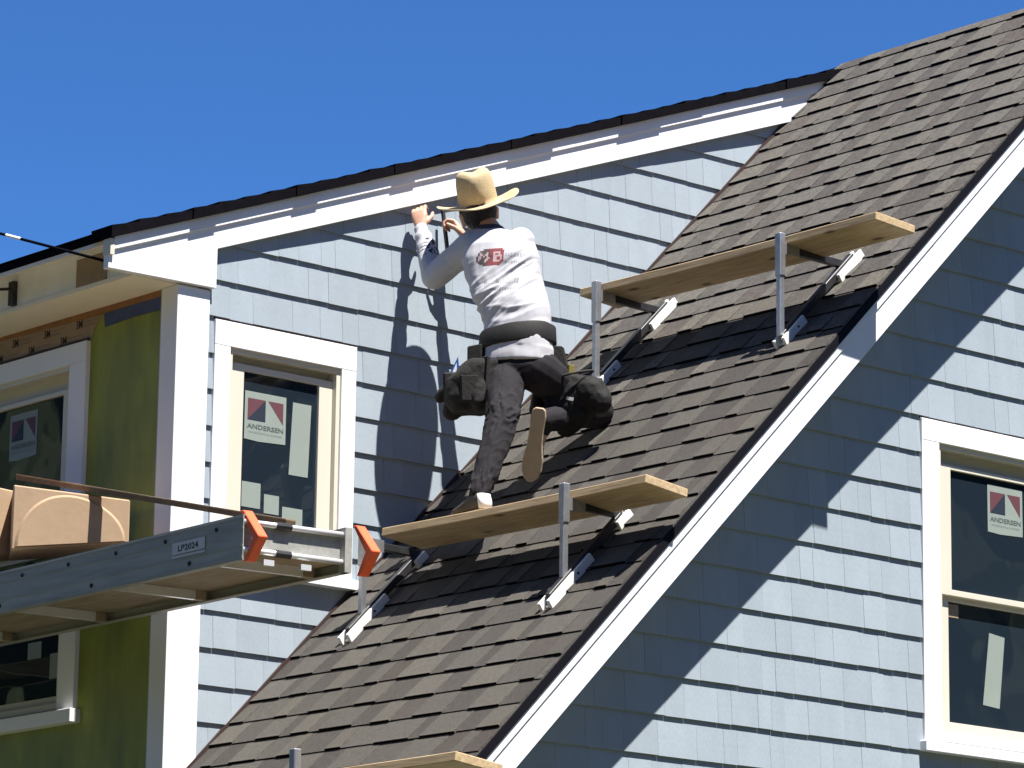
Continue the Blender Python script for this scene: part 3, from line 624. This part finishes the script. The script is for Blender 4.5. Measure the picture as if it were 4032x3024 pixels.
def loft(mb, rings, mt, n=24):      # rings: (centre, half width vector, half depth vector)
    o = len(mb.v); i_ = mb.m(mt)
    for c, a, b in rings:
        c = Vector(c); a = Vector(a); b = Vector(b)
        for j in range(n):
            t = 2*math.pi*j/n; ct, st = math.cos(t), math.sin(t); e = 0.85
            mb.v.append(c+a*math.copysign(abs(ct)**e, ct)+b*math.copysign(abs(st)**e, st))
    for k in range(len(rings)-1):
        for j in range(n): mb.f.append((o+k*n+j, o+k*n+(j+1) % n, o+(k+1)*n+(j+1) % n, o+(k+1)*n+j)); mb.mi.append(i_)
    e = o+(len(rings)-1)*n; mb.f += [tuple(o+j for j in range(n))[::-1], tuple(e+j for j in range(n))]; mb.mi += [i_, i_]
def fuse(mb, voxel, smooth_it, mt, fn=None, decimate=None):
    me = bpy.data.meshes.new('tmp'); me.from_pydata(mb.v, [], mb.f); ob = bpy.data.objects.new('tmp', me); col.objects.link(ob)
    bm = bmesh.new(); bm.from_mesh(me); bmesh.ops.recalc_face_normals(bm, faces=bm.faces); bm.to_mesh(me); bm.free()
    r = ob.modifiers.new('r', 'REMESH'); r.mode = 'VOXEL'; r.voxel_size = voxel
    if smooth_it: s_ = ob.modifiers.new('s', 'SMOOTH'); s_.iterations = smooth_it; s_.factor = 0.5
    dg = bpy.context.evaluated_depsgraph_get(); dg.update(); out = bpy.data.meshes.new_from_object(ob.evaluated_get(dg))
    bpy.data.objects.remove(ob); bpy.data.meshes.remove(me)
    if fn:
        nn = [v.normal.copy() for v in out.vertices]
        for v, n in zip(out.vertices, nn): v.co = v.co+n*fn(v.co, n)
        out.update()
    out.materials.clear(); out.materials.append(mt)
    out.polygons.foreach_set('use_smooth', [True]*len(out.polygons)); return out
def link(name, me, parent):
    b = Vector(parent['_b']); me.transform(Matrix.Translation(-b)); ob = bpy.data.objects.new(name, me); col.objects.link(ob); ob.parent = parent; ob['_b'] = list(b); return ob

# joints; he faces up the slope, turned towards the wall on his left
TH = R_(58); WR = Vector((math.cos(TH), -math.sin(TH), 0)); FW = Vector((math.sin(TH), math.cos(TH), 0))     # to his right, forwards
HEAD = Vector((11.562, 1.345, 6.437)); NECK = Vector((11.568, 1.275, 6.355)); CHEST = Vector((11.573, 1.19, 6.14)); WAIST = Vector((11.563, 1.055, 5.86)); PELV = Vector((11.556, 1.04, 5.68))
LSH = Vector((11.492, 1.335, 6.268)); LEL = Vector((11.455, 1.545, 6.145)); LWR = Vector((11.500, 1.70, 6.415))
RSH = Vector((11.634, 1.108, 6.270)); REL = Vector((11.845, 1.36, 6.20)); RWR = Vector((11.752, 1.655, 6.40))
LHIP = Vector((11.520, 1.090, 5.62)); LKN = Vector((11.330, 0.885, 5.325)); LAN = Vector((11.135, 0.80, 4.955))
RHIP = Vector((11.605, 0.965, 5.62)); RKN = Vector((11.965, 0.935, 5.475)); RAN = Vector((11.635, 0.925, 5.385))
man = thing('person', 'person in white long sleeved shirt, dark trousers and straw hat kneeling on roof', 'person', (11.3, 0.9, 4.85))
b = MB(); sk = M['skin']
HY = R_(35); HU = ((uu*math.cos(R_(12))-rr*math.sin(R_(12)))*math.cos(R_(10))-ff*math.sin(R_(10))).normalized()
HF = Vector((math.sin(HY), math.cos(HY), 0)); HF = (HF-HU*HF.dot(HU)).normalized(); HR = HF.cross(HU)
def HV(q): return HEAD+HR*q[0]+HF*q[1]+HU*q[2]
# head: skull, jaw, nose, ears, brow
capsule(b, HV((0, -0.008, 0.010)), 0.079, HV((0, 0.015, 0.014)), 0.078, sk, 1.12, (1, 0, 0))
capsule(b, HV((0, 0.035, -0.045)), 0.052, HV((0, 0.055, -0.075)), 0.036, sk)
capsule(b, HV((0, 0.092, 0.005)), 0.010, HV((0, 0.112, -0.028)), 0.014, sk)
for sx in (-1, 1):
    capsule(b, HV((sx*0.082, 0.0, 0.012)), 0.014, HV((sx*0.080, 0.006, -0.032)), 0.010, sk, 1.6)
    capsule(b, HV((sx*0.018, 0.088, 0.022)), 0.012, HV((sx*0.055, 0.070, 0.022)), 0.011, sk)
    capsule(b, HV((sx*0.042, 0.062, -0.025)), 0.026, HV((sx*0.038, 0.055, -0.05)), 0.022, sk)
capsule(b, HV((-0.02, 0.098, -0.052)), 0.008, HV((0.02, 0.098, -0.052)), 0.008, sk)
capsule(b, HV((0, -0.01, -0.02)), 0.058, NECK+Vector((0, -0.015, -0.03)), 0.062, sk)
# trunk and limbs under the clothes
loft(b, [(PELV+Vector((0, 0, -0.05)), WR*0.12, FW*0.09), (WAIST, WR*0.12, FW*0.09), (CHEST, WR*0.14, FW*0.095), (CHEST+Vector((0, 0.03, 0.10)), WR*0.125, FW*0.075), (NECK, WR*0.055, FW*0.055)], sk)
for a, ra, c, rc in ((LSH, .042, LEL, .040), (LEL, .040, LWR, .027), (RSH, .042, REL, .040), (REL, .042, RWR, .029), (LHIP, .082, LKN, .055), (LKN, .050, LAN, .030), (RHIP, .082, RKN, .055), (RKN, .050, RAN, .030)): capsule(b, a, ra, c, rc, sk)
capsule(b, LAN, .028, LAN+Vector((0.008, 0.09, -0.068)), .020, sk); capsule(b, RAN, .028, RAN+Vector((-0.02, 0.035, -0.16)), .018, sk)
def hand(wr, dirv, back, side, curl, grip=0.0):
    # dirv: along the palm, back: back-of-hand normal, side: towards the thumb
    dirv = Vector(dirv).normalized(); back = Vector(back); back = (back-dirv*back.dot(dirv)).normalized(); side = Vector(side); side = (side-dirv*side.dot(dirv)-back*side.dot(back)).normalized()
    kn = wr+dirv*0.092
    loft(b, [(wr-dirv*0.015, side*0.027, back*0.020), (wr+dirv*0.02, side*0.033, back*0.019), (wr+dirv*0.06, side*0.041, back*0.018), (kn, side*0.040, back*0.014)], sk, 16)
    for i, (off, L) in enumerate(((0.031, 0.072), (0.011, 0.080), (-0.010, 0.074), (-0.030, 0.060))):
        p = kn+side*off; ang = 0.0; c = curl[i]
        for seg, fr in enumerate((0.45, 0.32, 0.23)):
            ang += c*(0.75 if seg == 0 else 1.0); d = dirv*math.cos(ang)-back*math.sin(ang)
            q = p+d*L*fr*1.05; r = 0.0098-0.0009*seg; capsule(b, p, r, q, r-0.0008, sk, n=10, hemi=3); p = q
    p = wr+dirv*0.025+side*0.030-back*0.006; d1 = (dirv*0.75+side*0.62-back*0.35).normalized(); q = p+d1*0.042; capsule(b, p, 0.014, q, 0.0115, sk, n=10)
    d2 = (dirv*0.9+side*0.10-back*0.55).normalized(); q2 = q+d2*0.034; capsule(b, q, 0.0112, q2, 0.0088, sk, n=10)
hand(LWR+Vector((0.006, 0.012, 0.020)), (0.05, 0.30, 1.0), (-0.8, -0.5, 0.2), (0.3, -0.9, 0.2), (0.75, 0.85, 0.9, 0.95))
hand(RWR+Vector((-0.005, 0.015, 0.02)), (-0.25, 0.45, 0.75), (0.6, -0.6, 0.4), (-0.6, -0.5, 0.3), (1.0, 1.05, 1.1, 1.15))
body = link('body', fuse(b, 0.0045, 3, sk), man)
e = MB()
for sx in (-1, 1): capsule(e, HV((sx*0.033, 0.083, 0.004)), 0.011, HV((sx*0.033, 0.0835, 0.004)), 0.011, M['eye_white'])
e.build('eyes', body, smooth=True)
h = MB()
capsule(h, HV((0, -0.022, 0.012)), 0.084, HV((0, 0.0, 0.018)), 0.082, M['hair'], 1.06)
capsule(h, HV((0, -0.045, -0.005)), 0.070, HV((0.0, -0.055, -0.065)), 0.056, M['hair'], 0.75)
for sx in (-1, 1): capsule(h, HV((sx*0.074, 0.018, 0.035)), 0.020, HV((sx*0.076, 0.022, -0.015)), 0.010, M['hair'])
link('hair', fuse(h, 0.006, 4, M['hair'], lambda c, n: 0.004*noise.noise(c*70)), man)

# shirt
st = MB(); sm = M['shirt']
UPT = Vector((0, 0, -1))
loft(st, [(PELV+Vector((0.0, 0, -0.03)), WR*0.172, FW*0.135), (PELV+Vector((0, 0, 0.05)), WR*0.166, FW*0.132), (WAIST, WR*0.160, FW*0.125), (WAIST+Vector((0, 0.03, 0.08)), WR*0.172, FW*0.132),
          (CHEST+Vector((0, -0.02, -0.05)), WR*0.184, FW*0.138), (CHEST+Vector((0, 0.0, 0.04)), WR*0.188, FW*0.135), (CHEST+Vector((0, 0.015, 0.11)), WR*0.178, FW*0.118), (CHEST+Vector((0, 0.04, 0.175)), WR*0.130, FW*0.092), (NECK+Vector((0, -0.005, -0.015)), WR*0.076, FW*0.070), (NECK+Vector((0, 0.003, 0.010)), WR*0.068, FW*0.064)], sm)
capsule(st, LSH+WR*0.02, 0.078, LSH.lerp(LEL, 0.55), 0.066, sm); capsule(st, LSH.lerp(LEL, 0.5), 0.067, LEL, 0.060, sm); capsule(st, LEL, 0.060, LEL.lerp(LWR, 0.5), 0.052, sm); capsule(st, LEL.lerp(LWR, 0.5), 0.052, LWR, 0.036, sm)
capsule(st, RSH-WR*0.010, 0.072, RSH.lerp(REL, 0.55), 0.060, sm); capsule(st, RSH.lerp(REL, 0.5), 0.060, REL, 0.056, sm); capsule(st, REL, 0.056, RWR, 0.036, sm)
def shirt_fold(c, n):
    q = c-CHEST; a = q.dot(WR); z = c.z-6.0; back = max(0.0, min(1.0, 0.35-n.dot(FW)))
    if c.y > 1.40:                                       # sleeves
        w = (c-LEL).dot((LWR-LEL).normalized()); return 0.004*math.sin(w*70+noise.noise(c*9)*5)*(0.5+noise.noise(c*6))+0.004*noise.noise(c*15)
    t = z-0.60*a-1.3*a*a; u = a+0.5*z                     # folds rise from the left flank to the upper right and fan out
    rid = 1-abs(noise.noise(Vector((t*15, u*3.2, 1.7))))*3.2
    rid2 = 1-abs(noise.noise(Vector((t*27, u*5.5, 8.1))))*3.2
    amp = math.exp(-((t+0.02)/0.16)**2)*(0.4+0.6*max(0.0, min(1.0, 0.8-3.0*a)))
    logo = math.exp(-((a+0.02)/0.07)**4-((c.z-6.17)/0.055)**4)
    f = back*amp*(0.011*max(-0.6, rid)+0.005*max(-0.6, rid2))*(1-0.8*logo)
    if c.z > 5.80: f += back*(1-logo)*0.005*(1-abs(noise.noise(Vector((a*5, (c.z-1.2*(a-0.03)**2)*22, 4.4))))*3)*math.exp(-((c.z-5.90)/0.06)**2)
    else: f *= 0.0
    if c.z < 5.72: f += 0.004*noise.noise(Vector((a*26, c.z*16, 2.0)))
    return f+0.003*noise.noise(c*15)+0.002*noise.noise(Vector((c.x*9, c.y*9, c.z*24)))
shirt_me = fuse(st, 0.0055, 6, sm, shirt_fold)
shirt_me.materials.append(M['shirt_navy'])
d = (LWR-LEL); Lf = d.length; d.normalize()
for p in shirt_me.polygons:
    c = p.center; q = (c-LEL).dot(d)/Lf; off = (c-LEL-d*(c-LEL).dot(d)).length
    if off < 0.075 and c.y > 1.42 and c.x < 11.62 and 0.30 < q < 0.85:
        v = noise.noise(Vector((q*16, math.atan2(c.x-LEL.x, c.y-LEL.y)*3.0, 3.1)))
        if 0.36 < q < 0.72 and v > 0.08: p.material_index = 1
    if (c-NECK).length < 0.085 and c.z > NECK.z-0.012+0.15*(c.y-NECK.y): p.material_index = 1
bvh = BVHTree.FromPolygons([v.co.copy() for v in shirt_me.vertices], [tuple(p.vertices) for p in shirt_me.polygons])
shirt = link('shirt', shirt_me, man)
BM = ['....DDDRRRRRRRR..', '..DDDDDDRRRRRRRR.', '.DWDDDWDRRPPPPRR.', '.DWWDWWDRRPRRPRR.', 'DWWDWDWDDRPPPPPR.', 'DWWDDDWWRRPPRRPR.', 'DWDDDWWDRRPPRRPR.', '.DDDDWDRRRPPPPRR.', '..DDDDDRRRRRRRR..', '....DDRRRRRRRR...']
pr = MB(); nr = len(BM); nc = len(BM[0]); sub = 2
def shirt_pt(a, z):
    o_ = Vector((CHEST.x, CHEST.y, z))+WR*a-FW*0.6; hit = bvh.ray_cast(o_, FW); return (hit[0]+hit[1]*0.0007) if hit[0] is not None else None
cell = 0.0086; ox, oz = -0.085, 6.212
def cells(mb, x0, x1, z0, z1, mt):
    q = [shirt_pt(x0, z0), shirt_pt(x1, z0), shirt_pt(x1, z1), shirt_pt(x0, z1)]
    if all(q): mb.quad(q, mt)
for r in range(nr):
    for c in range(nc):
        k = BM[r][c]
        if k != '.': cells(pr, ox+c*cell, ox+(c+1)*cell, oz-(r+1)*cell, oz-r*cell, M[{'D': 'print_dark', 'R': 'print_red', 'P': 'print_pink', 'W': 'print_pink'}[k]])
pr.build('shirt_logo', shirt)
rng = random.Random(5); pr = MB()
for (x0, x1, z0, hgt) in ((0.06, 0.15, 6.17, 0.016), (0.06, 0.145, 6.135, 0.012), (-0.03, 0.13, 6.03, 0.026), (0.0, 0.12, 5.995, 0.012)):
    x = x0
    while x < x1:
        w = rng.uniform(0.004, 0.009); cells(pr, x, x+w, z0, z0+hgt, M['print_grey']); x += w+0.005
pr.build('shirt_lettering', shirt, kind='stuff')

# trousers
tr = MB(); tm = M['trousers']
loft(tr, [(PELV+Vector((0, 0, -0.10)), WR*0.135, FW*0.12), (PELV+Vector((0, 0, -0.055)), WR*0.156, FW*0.13), (PELV+Vector((0, 0, -0.01)), WR*0.148, FW*0.118), (PELV+Vector((0, 0, 0.05)), WR*0.145, FW*0.112), (WAIST+Vector((0, 0, -0.03)), WR*0.15, FW*0.115)], tm)
capsule(tr, LHIP, 0.105, LHIP.lerp(LKN, 0.55), 0.092, tm); capsule(tr, LHIP.lerp(LKN, 0.5), 0.088, LKN, 0.074, tm); capsule(tr, LKN, 0.074, LKN.lerp(LAN, 0.45), 0.068, tm); capsule(tr, LKN.lerp(LAN, 0.4), 0.068, LAN+Vector((0.0, 0.012, -0.002)), 0.051, tm)
capsule(tr, RHIP, 0.108, RHIP.lerp(RKN, 0.55), 0.092, tm); capsule(tr, RHIP.lerp(RKN, 0.5), 0.092, RKN, 0.078, tm); capsule(tr, RKN, 0.078, RKN.lerp(RAN, 0.5), 0.068, tm); capsule(tr, RKN.lerp(RAN, 0.45), 0.068, RAN+Vector((-0.012, 0.0, -0.01)), 0.056, tm); capsule(tr, RAN, 0.05, RAN+Vector((-0.012, 0.02, -0.05)), 0.045, tm)
def trouser_fold(c, n):
    ax = (LKN-LHIP) if c.z > LKN.z else (LAN-LKN); ax = ax.normalized(); q = c-LKN
    t = q.dot(ax); u = math.atan2((q-ax*t).dot(WR), (q-ax*t).dot(FW))
    k = 0.35+0.8*math.exp(-((t+0.02)/0.10)**2)+0.8*math.exp(-((c.z-5.0)/0.05)**2)
    f = 0.0095*k*max(-0.5, 1-abs(noise.noise(Vector((t*9+u*0.9, u*0.8-t*3, 3.3))))*3.4)-0.004*k
    f += 0.006*k*max(-0.5, 1-abs(noise.noise(Vector((t*19-u*1.3, u*1.4, 9.1))))*3.2)-0.002*k
    if c.x > 11.56: f *= 0.5
    return max(-0.004, f)+0.003*noise.noise(c*9)
link('trousers', fuse(tr, 0.006, 5, tm, trouser_fold), man)
# shoes
def shoe(heel, toe, up, mu, ms):
    heel = Vector(heel); toe = Vector(toe); d = (toe-heel); L = d.length; d.normalize(); up = Vector(up); up = (up-d*up.dot(d)).normalized(); sd = d.cross(up)
    outl = []
    for t, w in ((0.0, 0.018), (0.03, 0.030), (0.12, 0.036), (0.32, 0.033), (0.5, 0.036), (0.7, 0.048), (0.84, 0.047), (0.94, 0.034), (1.0, 0.012)): outl.append((t, w))
    poly = [heel+d*L*t+sd*w for t, w in outl]+[heel+d*L*t-sd*w for t, w in reversed(outl)]
    t_ = thing_part = MB(); thing_part.prism(poly, up*0.026, ms)
    up_ = MB()
    rings = []
    for t, w, hgt in ((0.03, 0.026, 0.06), (0.12, 0.033, 0.085), (0.30, 0.032, 0.088), (0.45, 0.034, 0.075), (0.62, 0.043, 0.055), (0.8, 0.044, 0.042), (0.93, 0.03, 0.028)):
        rings.append((heel+d*L*t+up*(0.02+hgt/2), sd*w, up*hgt/2))
    loft(up_, rings, mu, 18)
    so = link('shoe', fuse(up_, 0.005, 3, mu), man); thing_part.build('sole', so, bevel=0.004)
    return so
lsho = shoe((11.118, 0.735, 4.842), (11.160, 1.015, 4.840), (-0.10, 0, 1), M['shoe_brown'], M['sole_tan'])
hp = MB(); loft(hp, [(Vector((11.119, 0.748, 4.865)), Vector((0.034, 0, 0)), Vector((0, 0.022, 0))), (Vector((11.119, 0.754, 4.90)), Vector((0.036, 0, 0)), Vector((0, 0.026, 0))), (Vector((11.120, 0.765, 4.935)), Vector((0.032, 0, 0)), Vector((0, 0.026, 0)))], M['shoe_white'], 16)
hp.build('heel_patch', lsho, smooth=True)
shoe((11.555, 0.885, 5.42), (11.588, 0.985, 5.088), (0.70, 0.62, 0.2), M['shoe_brown'], M['sole_tan'])
# straw hat
HC = HEAD+Vector((-0.004, 0.0, 0.052)); hatR = Matrix((HR, HF, HU)).transposed()
hb = MB(); NA = 72
def hat_ring(prof):
    for (r, z, kind) in prof:
        for j in range(NA):
            a = 2*math.pi*j/NA; ca, sa = math.cos(a), math.sin(a)       # sa>0 front (+y)
            if kind == 'b':
                k = (r-0.092)/0.115; x = r*ca*0.98; y = r*sa*1.10; zz = z+0.030*k*k*abs(ca)**2-0.034*k*k*max(0.0, sa)**2+0.006*k*k*max(0.0, -sa)**2+0.003*math.sin(a*5+1)*k
            else:
                pin = 1-0.20*max(0.0, z-0.04)/0.12*max(0.0, sa)**1.2*(abs(ca))**0.5
                x = r*ca*0.98*pin; y = r*sa*1.16; zz = z
                if kind == 't': zz += -0.011*math.exp(-(x/0.036)**2)+0.003*math.exp(-((abs(x)-0.050)/0.03)**2)-0.016*max(0.0, sa)**2*(r/0.075)
            hb.v.append(HC+hatR @ Vector((x, y, zz)))
    return len(prof)
prof = [(0.205, 0.000, 'b'), (0.203, 0.003, 'b'), (0.17, 0.0, 'b'), (0.135, -0.001, 'b'), (0.105, 0.002, 'b'), (0.095, 0.008, 'b'), (0.0960, 0.03, 'c'), (0.0945, 0.07, 'c'), (0.0915, 0.11, 'c'), (0.087, 0.138, 'c'), (0.079, 0.156, 't'), (0.064, 0.166, 't'), (0.044, 0.168, 't'), (0.022, 0.168, 't'), (0.004, 0.168, 't')]
k = hat_ring(prof)
under = [(0.004, 0.150, 'c'), (0.05, 0.148, 'c'), (0.078, 0.13, 'c'), (0.086, 0.03, 'c'), (0.089, 0.004, 'b'), (0.105, -0.004, 'b'), (0.17, -0.005, 'b'), (0.2035, -0.002, 'b')]
k2 = hat_ring(under); i_ = hb.m(M['straw'])
for a in range(k-1):
    for j in range(NA): hb.f.append((a*NA+j, a*NA+(j+1) % NA, (a+1)*NA+(j+1) % NA, (a+1)*NA+j)); hb.mi.append(i_)
o_ = k*NA
for a in range(k2-1):
    for j in range(NA): hb.f.append((o_+a*NA+j, o_+a*NA+(j+1) % NA, o_+(a+1)*NA+(j+1) % NA, o_+(a+1)*NA+j)); hb.mi.append(i_)
for j in range(NA): hb.f.append((o_+(k2-1)*NA+j, o_+(k2-1)*NA+(j+1) % NA, (j+1) % NA, j)); hb.mi.append(i_)
hb.f += [tuple((k-1)*NA+j for j in range(NA)), tuple(o_+j for j in range(NA))[::-1]]; hb.mi += [i_, i_]
hb.build('straw_hat', man, smooth=True)

# hammer-like bar held at the wall
m = MB(); m.bar((11.705, 1.79, 6.575), (11.702, 1.745, 6.36), 0.016, 0.020, M['black_steel']); o = m.build('pry_bar', None, (11.70, 1.76, 6.36), bevel=0.003)
tag(o, 'thin black pry bar upright beside the worker\'s hat', 'pry bar')
m = MB(); m.bar((11.592, 1.80, 6.20), (11.60, 1.785, 6.03), 0.010, 0.006, M['galvanised'])
# tool belt
tb = thing('tool_belt', 'black tool belt with two bulging pouches around the worker\'s waist', 'tool belt', (11.58, 1.05, 5.4))
m = MB(); n = 48; i_ = m.m(M['belt_web'])
def bring(z0, a, bb):
    r = []
    for j in range(n):
        t = 2*math.pi*j/n; k = 0.004*noise.noise(Vector((math.cos(t)*2, math.sin(t)*2, z0*20)))
        r.append(Vector((WAIST.x, WAIST.y, z0+0.02*math.cos(t)-0.008*math.sin(t)+k))+WR*(a+k)*math.cos(t)+FW*(bb+k)*math.sin(t))
    return r
for rg in (bring(5.728, 0.166, 0.132), bring(5.726, 0.182, 0.148), bring(5.734, 0.186, 0.152), bring(5.810, 0.181, 0.147), bring(5.816, 0.177, 0.143), bring(5.816, 0.158, 0.124)): m.v += rg
for k in range(6):
    for j in range(n): m.f.append((k*n+j, k*n+(j+1) % n, ((k+1) % 6)*n+(j+1) % n, ((k+1) % 6)*n+j)); m.mi.append(i_)
m.build('belt', tb, smooth=True)
def pouch(name, rings, mt, extra=None, vox=0.007):
    pm = MB(); loft(pm, rings, mt, 22)
    if extra: extra(pm)
    return link(name, fuse(pm, vox, 3, mt, lambda c, n: 0.006*noise.noise(c*14)+0.004*noise.noise(c*30)), tb)
pf_ = M['pouch_fabric']; le = M['leather']
va = Vector((0.74, -0.66, 0)); vb = Vector((0.64, 0.75, 0))       # across and along the view of the left pouch
def exL(pm):
    capsule(pm, (11.352, 1.235, 5.50), 0.060, (11.345, 1.265, 5.435), 0.048, pf_); capsule(pm, (11.37, 1.09, 5.52), 0.062, (11.352, 1.075, 5.455), 0.052, pf_)
    capsule(pm, (11.335, 1.30, 5.535), 0.030, (11.33, 1.34, 5.505), 0.026, pf_)
pouch('pouch', [((11.375, 1.165, 5.41), va*0.085, Vector((0.05, 0.06, 0))), ((11.365, 1.17, 5.47), va*0.118, Vector((0.065, 0.075, 0))), ((11.37, 1.15, 5.56), va*0.120, Vector((0.065, 0.075, 0))), ((11.39, 1.115, 5.63), va*0.095, Vector((0.055, 0.06, 0))), ((11.40, 1.10, 5.655), va*0.080, Vector((0.045, 0.05, 0)))], pf_, exL)
m = MB(); m.hexa([Vector(q) for q in ((11.352, 1.02, 5.66), (11.362, 1.075, 5.665), (11.372, 1.075, 5.44), (11.345, 1.03, 5.43), (11.38, 1.03, 5.66), (11.39, 1.085, 5.665), (11.39, 1.085, 5.44), (11.37, 1.04, 5.43))], pf_); m.build('pouch_flap', tb, bevel=0.005)
m = MB(); m.hexa([Vector((11.375, 1.145, 5.645))+Vector(q) for q in ((-0.02, 0.03, 0), (0.02, -0.03, 0), (0.02, -0.03, 0.095), (-0.02, 0.03, 0.085), (0.01, 0.05, 0), (0.05, -0.01, 0), (0.05, -0.01, 0.095), (0.01, 0.05, 0.085))], M['leather']); m.build('holder', tb, bevel=0.006)
def exR(pm):
    capsule(pm, (11.80, 0.80, 5.52), 0.075, (11.82, 0.76, 5.47), 0.06, le); capsule(pm, (11.76, 0.99, 5.50), 0.072, (11.74, 1.0, 5.43), 0.06, le)
    capsule(pm, (11.785, 0.88, 5.42), 0.068, (11.775, 0.94, 5.365), 0.045, le); capsule(pm, (11.72, 1.03, 5.56), 0.06, (11.70, 1.045, 5.46), 0.05, le)
pouch('pouch', [((11.78, 0.93, 5.37), va*0.07, vb*0.05), ((11.785, 0.90, 5.44), va*0.115, vb*0.075), ((11.79, 0.88, 5.53), va*0.125, vb*0.08), ((11.78, 0.90, 5.60), va*0.10, vb*0.07)], le, exR)
m = MB(); m.tube([Vector((11.735, 0.86, 5.62))+va*0.098*math.cos(t)+vb*0.05*math.sin(t)+Vector((0, 0, -0.045*math.sin(t*0.5)**2)) for t in [2*math.pi*i/28 for i in range(29)]], 0.006, M['belt_web'], 8); m.build('pouch_rim', tb, smooth=True)
m = MB(); m.tube([Vector((11.70, 0.965, 5.50))+va*0.035*math.cos(t)+vb*0.02*math.sin(t)+Vector((0, 0, 0.012*math.cos(t))) for t in [2*math.pi*i/20 for i in range(21)]], 0.005, M['belt_web'], 8); m.build('hammer_loop', tb, smooth=True)
m = MB(); m.bar((11.70, 0.905, 5.497), (11.72, 0.835, 5.478), 0.006, 0.016, M['white_steel']); m.build('metal_clip', tb)
m = MB(); m.bar((11.735, 1.02, 5.76), (11.745, 0.93, 5.62), 0.05, 0.02, M['belt_web']); m.build('strap', tb)
m = MB(); m.box(11.72, 11.737, 0.955, 0.985, 5.635, 5.665, M['white_steel']); m.build('buckle', tb, bevel=0.003)
def pocket(c, hw, z0, z1, out, mt):
    c = Vector(c); n_ = -vb; poly = [c-va*hw*0.85+Vector((0, 0, z0)), c+va*hw*0.85+Vector((0, 0, z0)), c+va*hw+Vector((0, 0, z1)), c-va*hw+Vector((0, 0, z1))]
    m = MB(); m.prism(poly, n_*out, mt); m.build('pocket', tb, bevel=0.010)
pocket((11.315, 1.105, 0), 0.048, 5.44, 5.575, 0.028, M['pouch_fabric']); pocket((11.300, 1.22, 0), 0.040, 5.45, 5.60, 0.024, M['pouch_fabric'])
pocket((11.70, 0.93, 0), 0.060, 5.40, 5.53, 0.030, M['leather'])
for pts_ in (((11.405, 1.175, 5.735), (11.435, 1.045, 5.735), (11.425, 1.03, 5.60), (11.375, 1.16, 5.58)), ((11.645, 0.90, 5.735), (11.685, 0.875, 5.735), (11.735, 0.87, 5.58), (11.665, 0.90, 5.56))):
    m = MB(); m.prism([Vector(q) for q in pts_], FW*0.03, M['pouch_fabric']); m.build('hanger', tb, bevel=0.006)
m = MB(); m.box(11.455, 11.50, 0.985, 1.0, 5.735, 5.80, M['leather']); m.build('belt_keeper', tb, bevel=0.003)
# tools in the pouches
t = thing('hammer', 'hammer with dark handle hanging from the right pouch over the tan sole', 'hammer', (11.68, 1.0, 5.32))
m = MB(); m.tube([(11.665, 1.005, 5.335), (11.69, 0.955, 5.50)], [0.012, 0.010], M['black_steel'], 10); m.build('handle', t, smooth=True)
m = MB(); m.bar((11.675, 0.99, 5.515), (11.71, 0.915, 5.52), 0.022, 0.024, M['black_steel']); m.build('head', t, bevel=0.004)
m = MB(); p0 = Vector((11.345, 1.30, 5.60)); m.prism([p0, p0+va*0.055+Vector((0, 0, 0.02)), p0+va*0.048+Vector((0, 0, 0.10))], vb*0.006, M['blue_tool'])
m.prism([p0+va*0.02+vb*0.004+Vector((0, 0, 0.018)), p0+va*0.043+vb*-0.002+Vector((0, 0, 0.026)), p0+va*0.041-vb*0.002+Vector((0, 0, 0.07))], -vb*0.004, M['fascia_membrane'])
tag(m.build('speed_square', None, p0), 'blue triangular layout square sticking out of the left pouch', 'square')
m = MB(); p0 = Vector((11.735, 0.885, 5.615)); m.box(p0.x-0.018, p0.x+0.018, p0.y-0.024, p0.y+0.024, p0.z-0.03, p0.z+0.035, M['yellow_tool']); m.box(p0.x-0.0245, p0.x-0.0182, p0.y-0.012, p0.y+0.012, p0.z-0.01, p0.z+0.016, M['debris_light'])
tag(m.build('tape_measure', None, p0, bevel=0.006), 'dull yellow tape measure in the right tool pouch', 'tape measure')
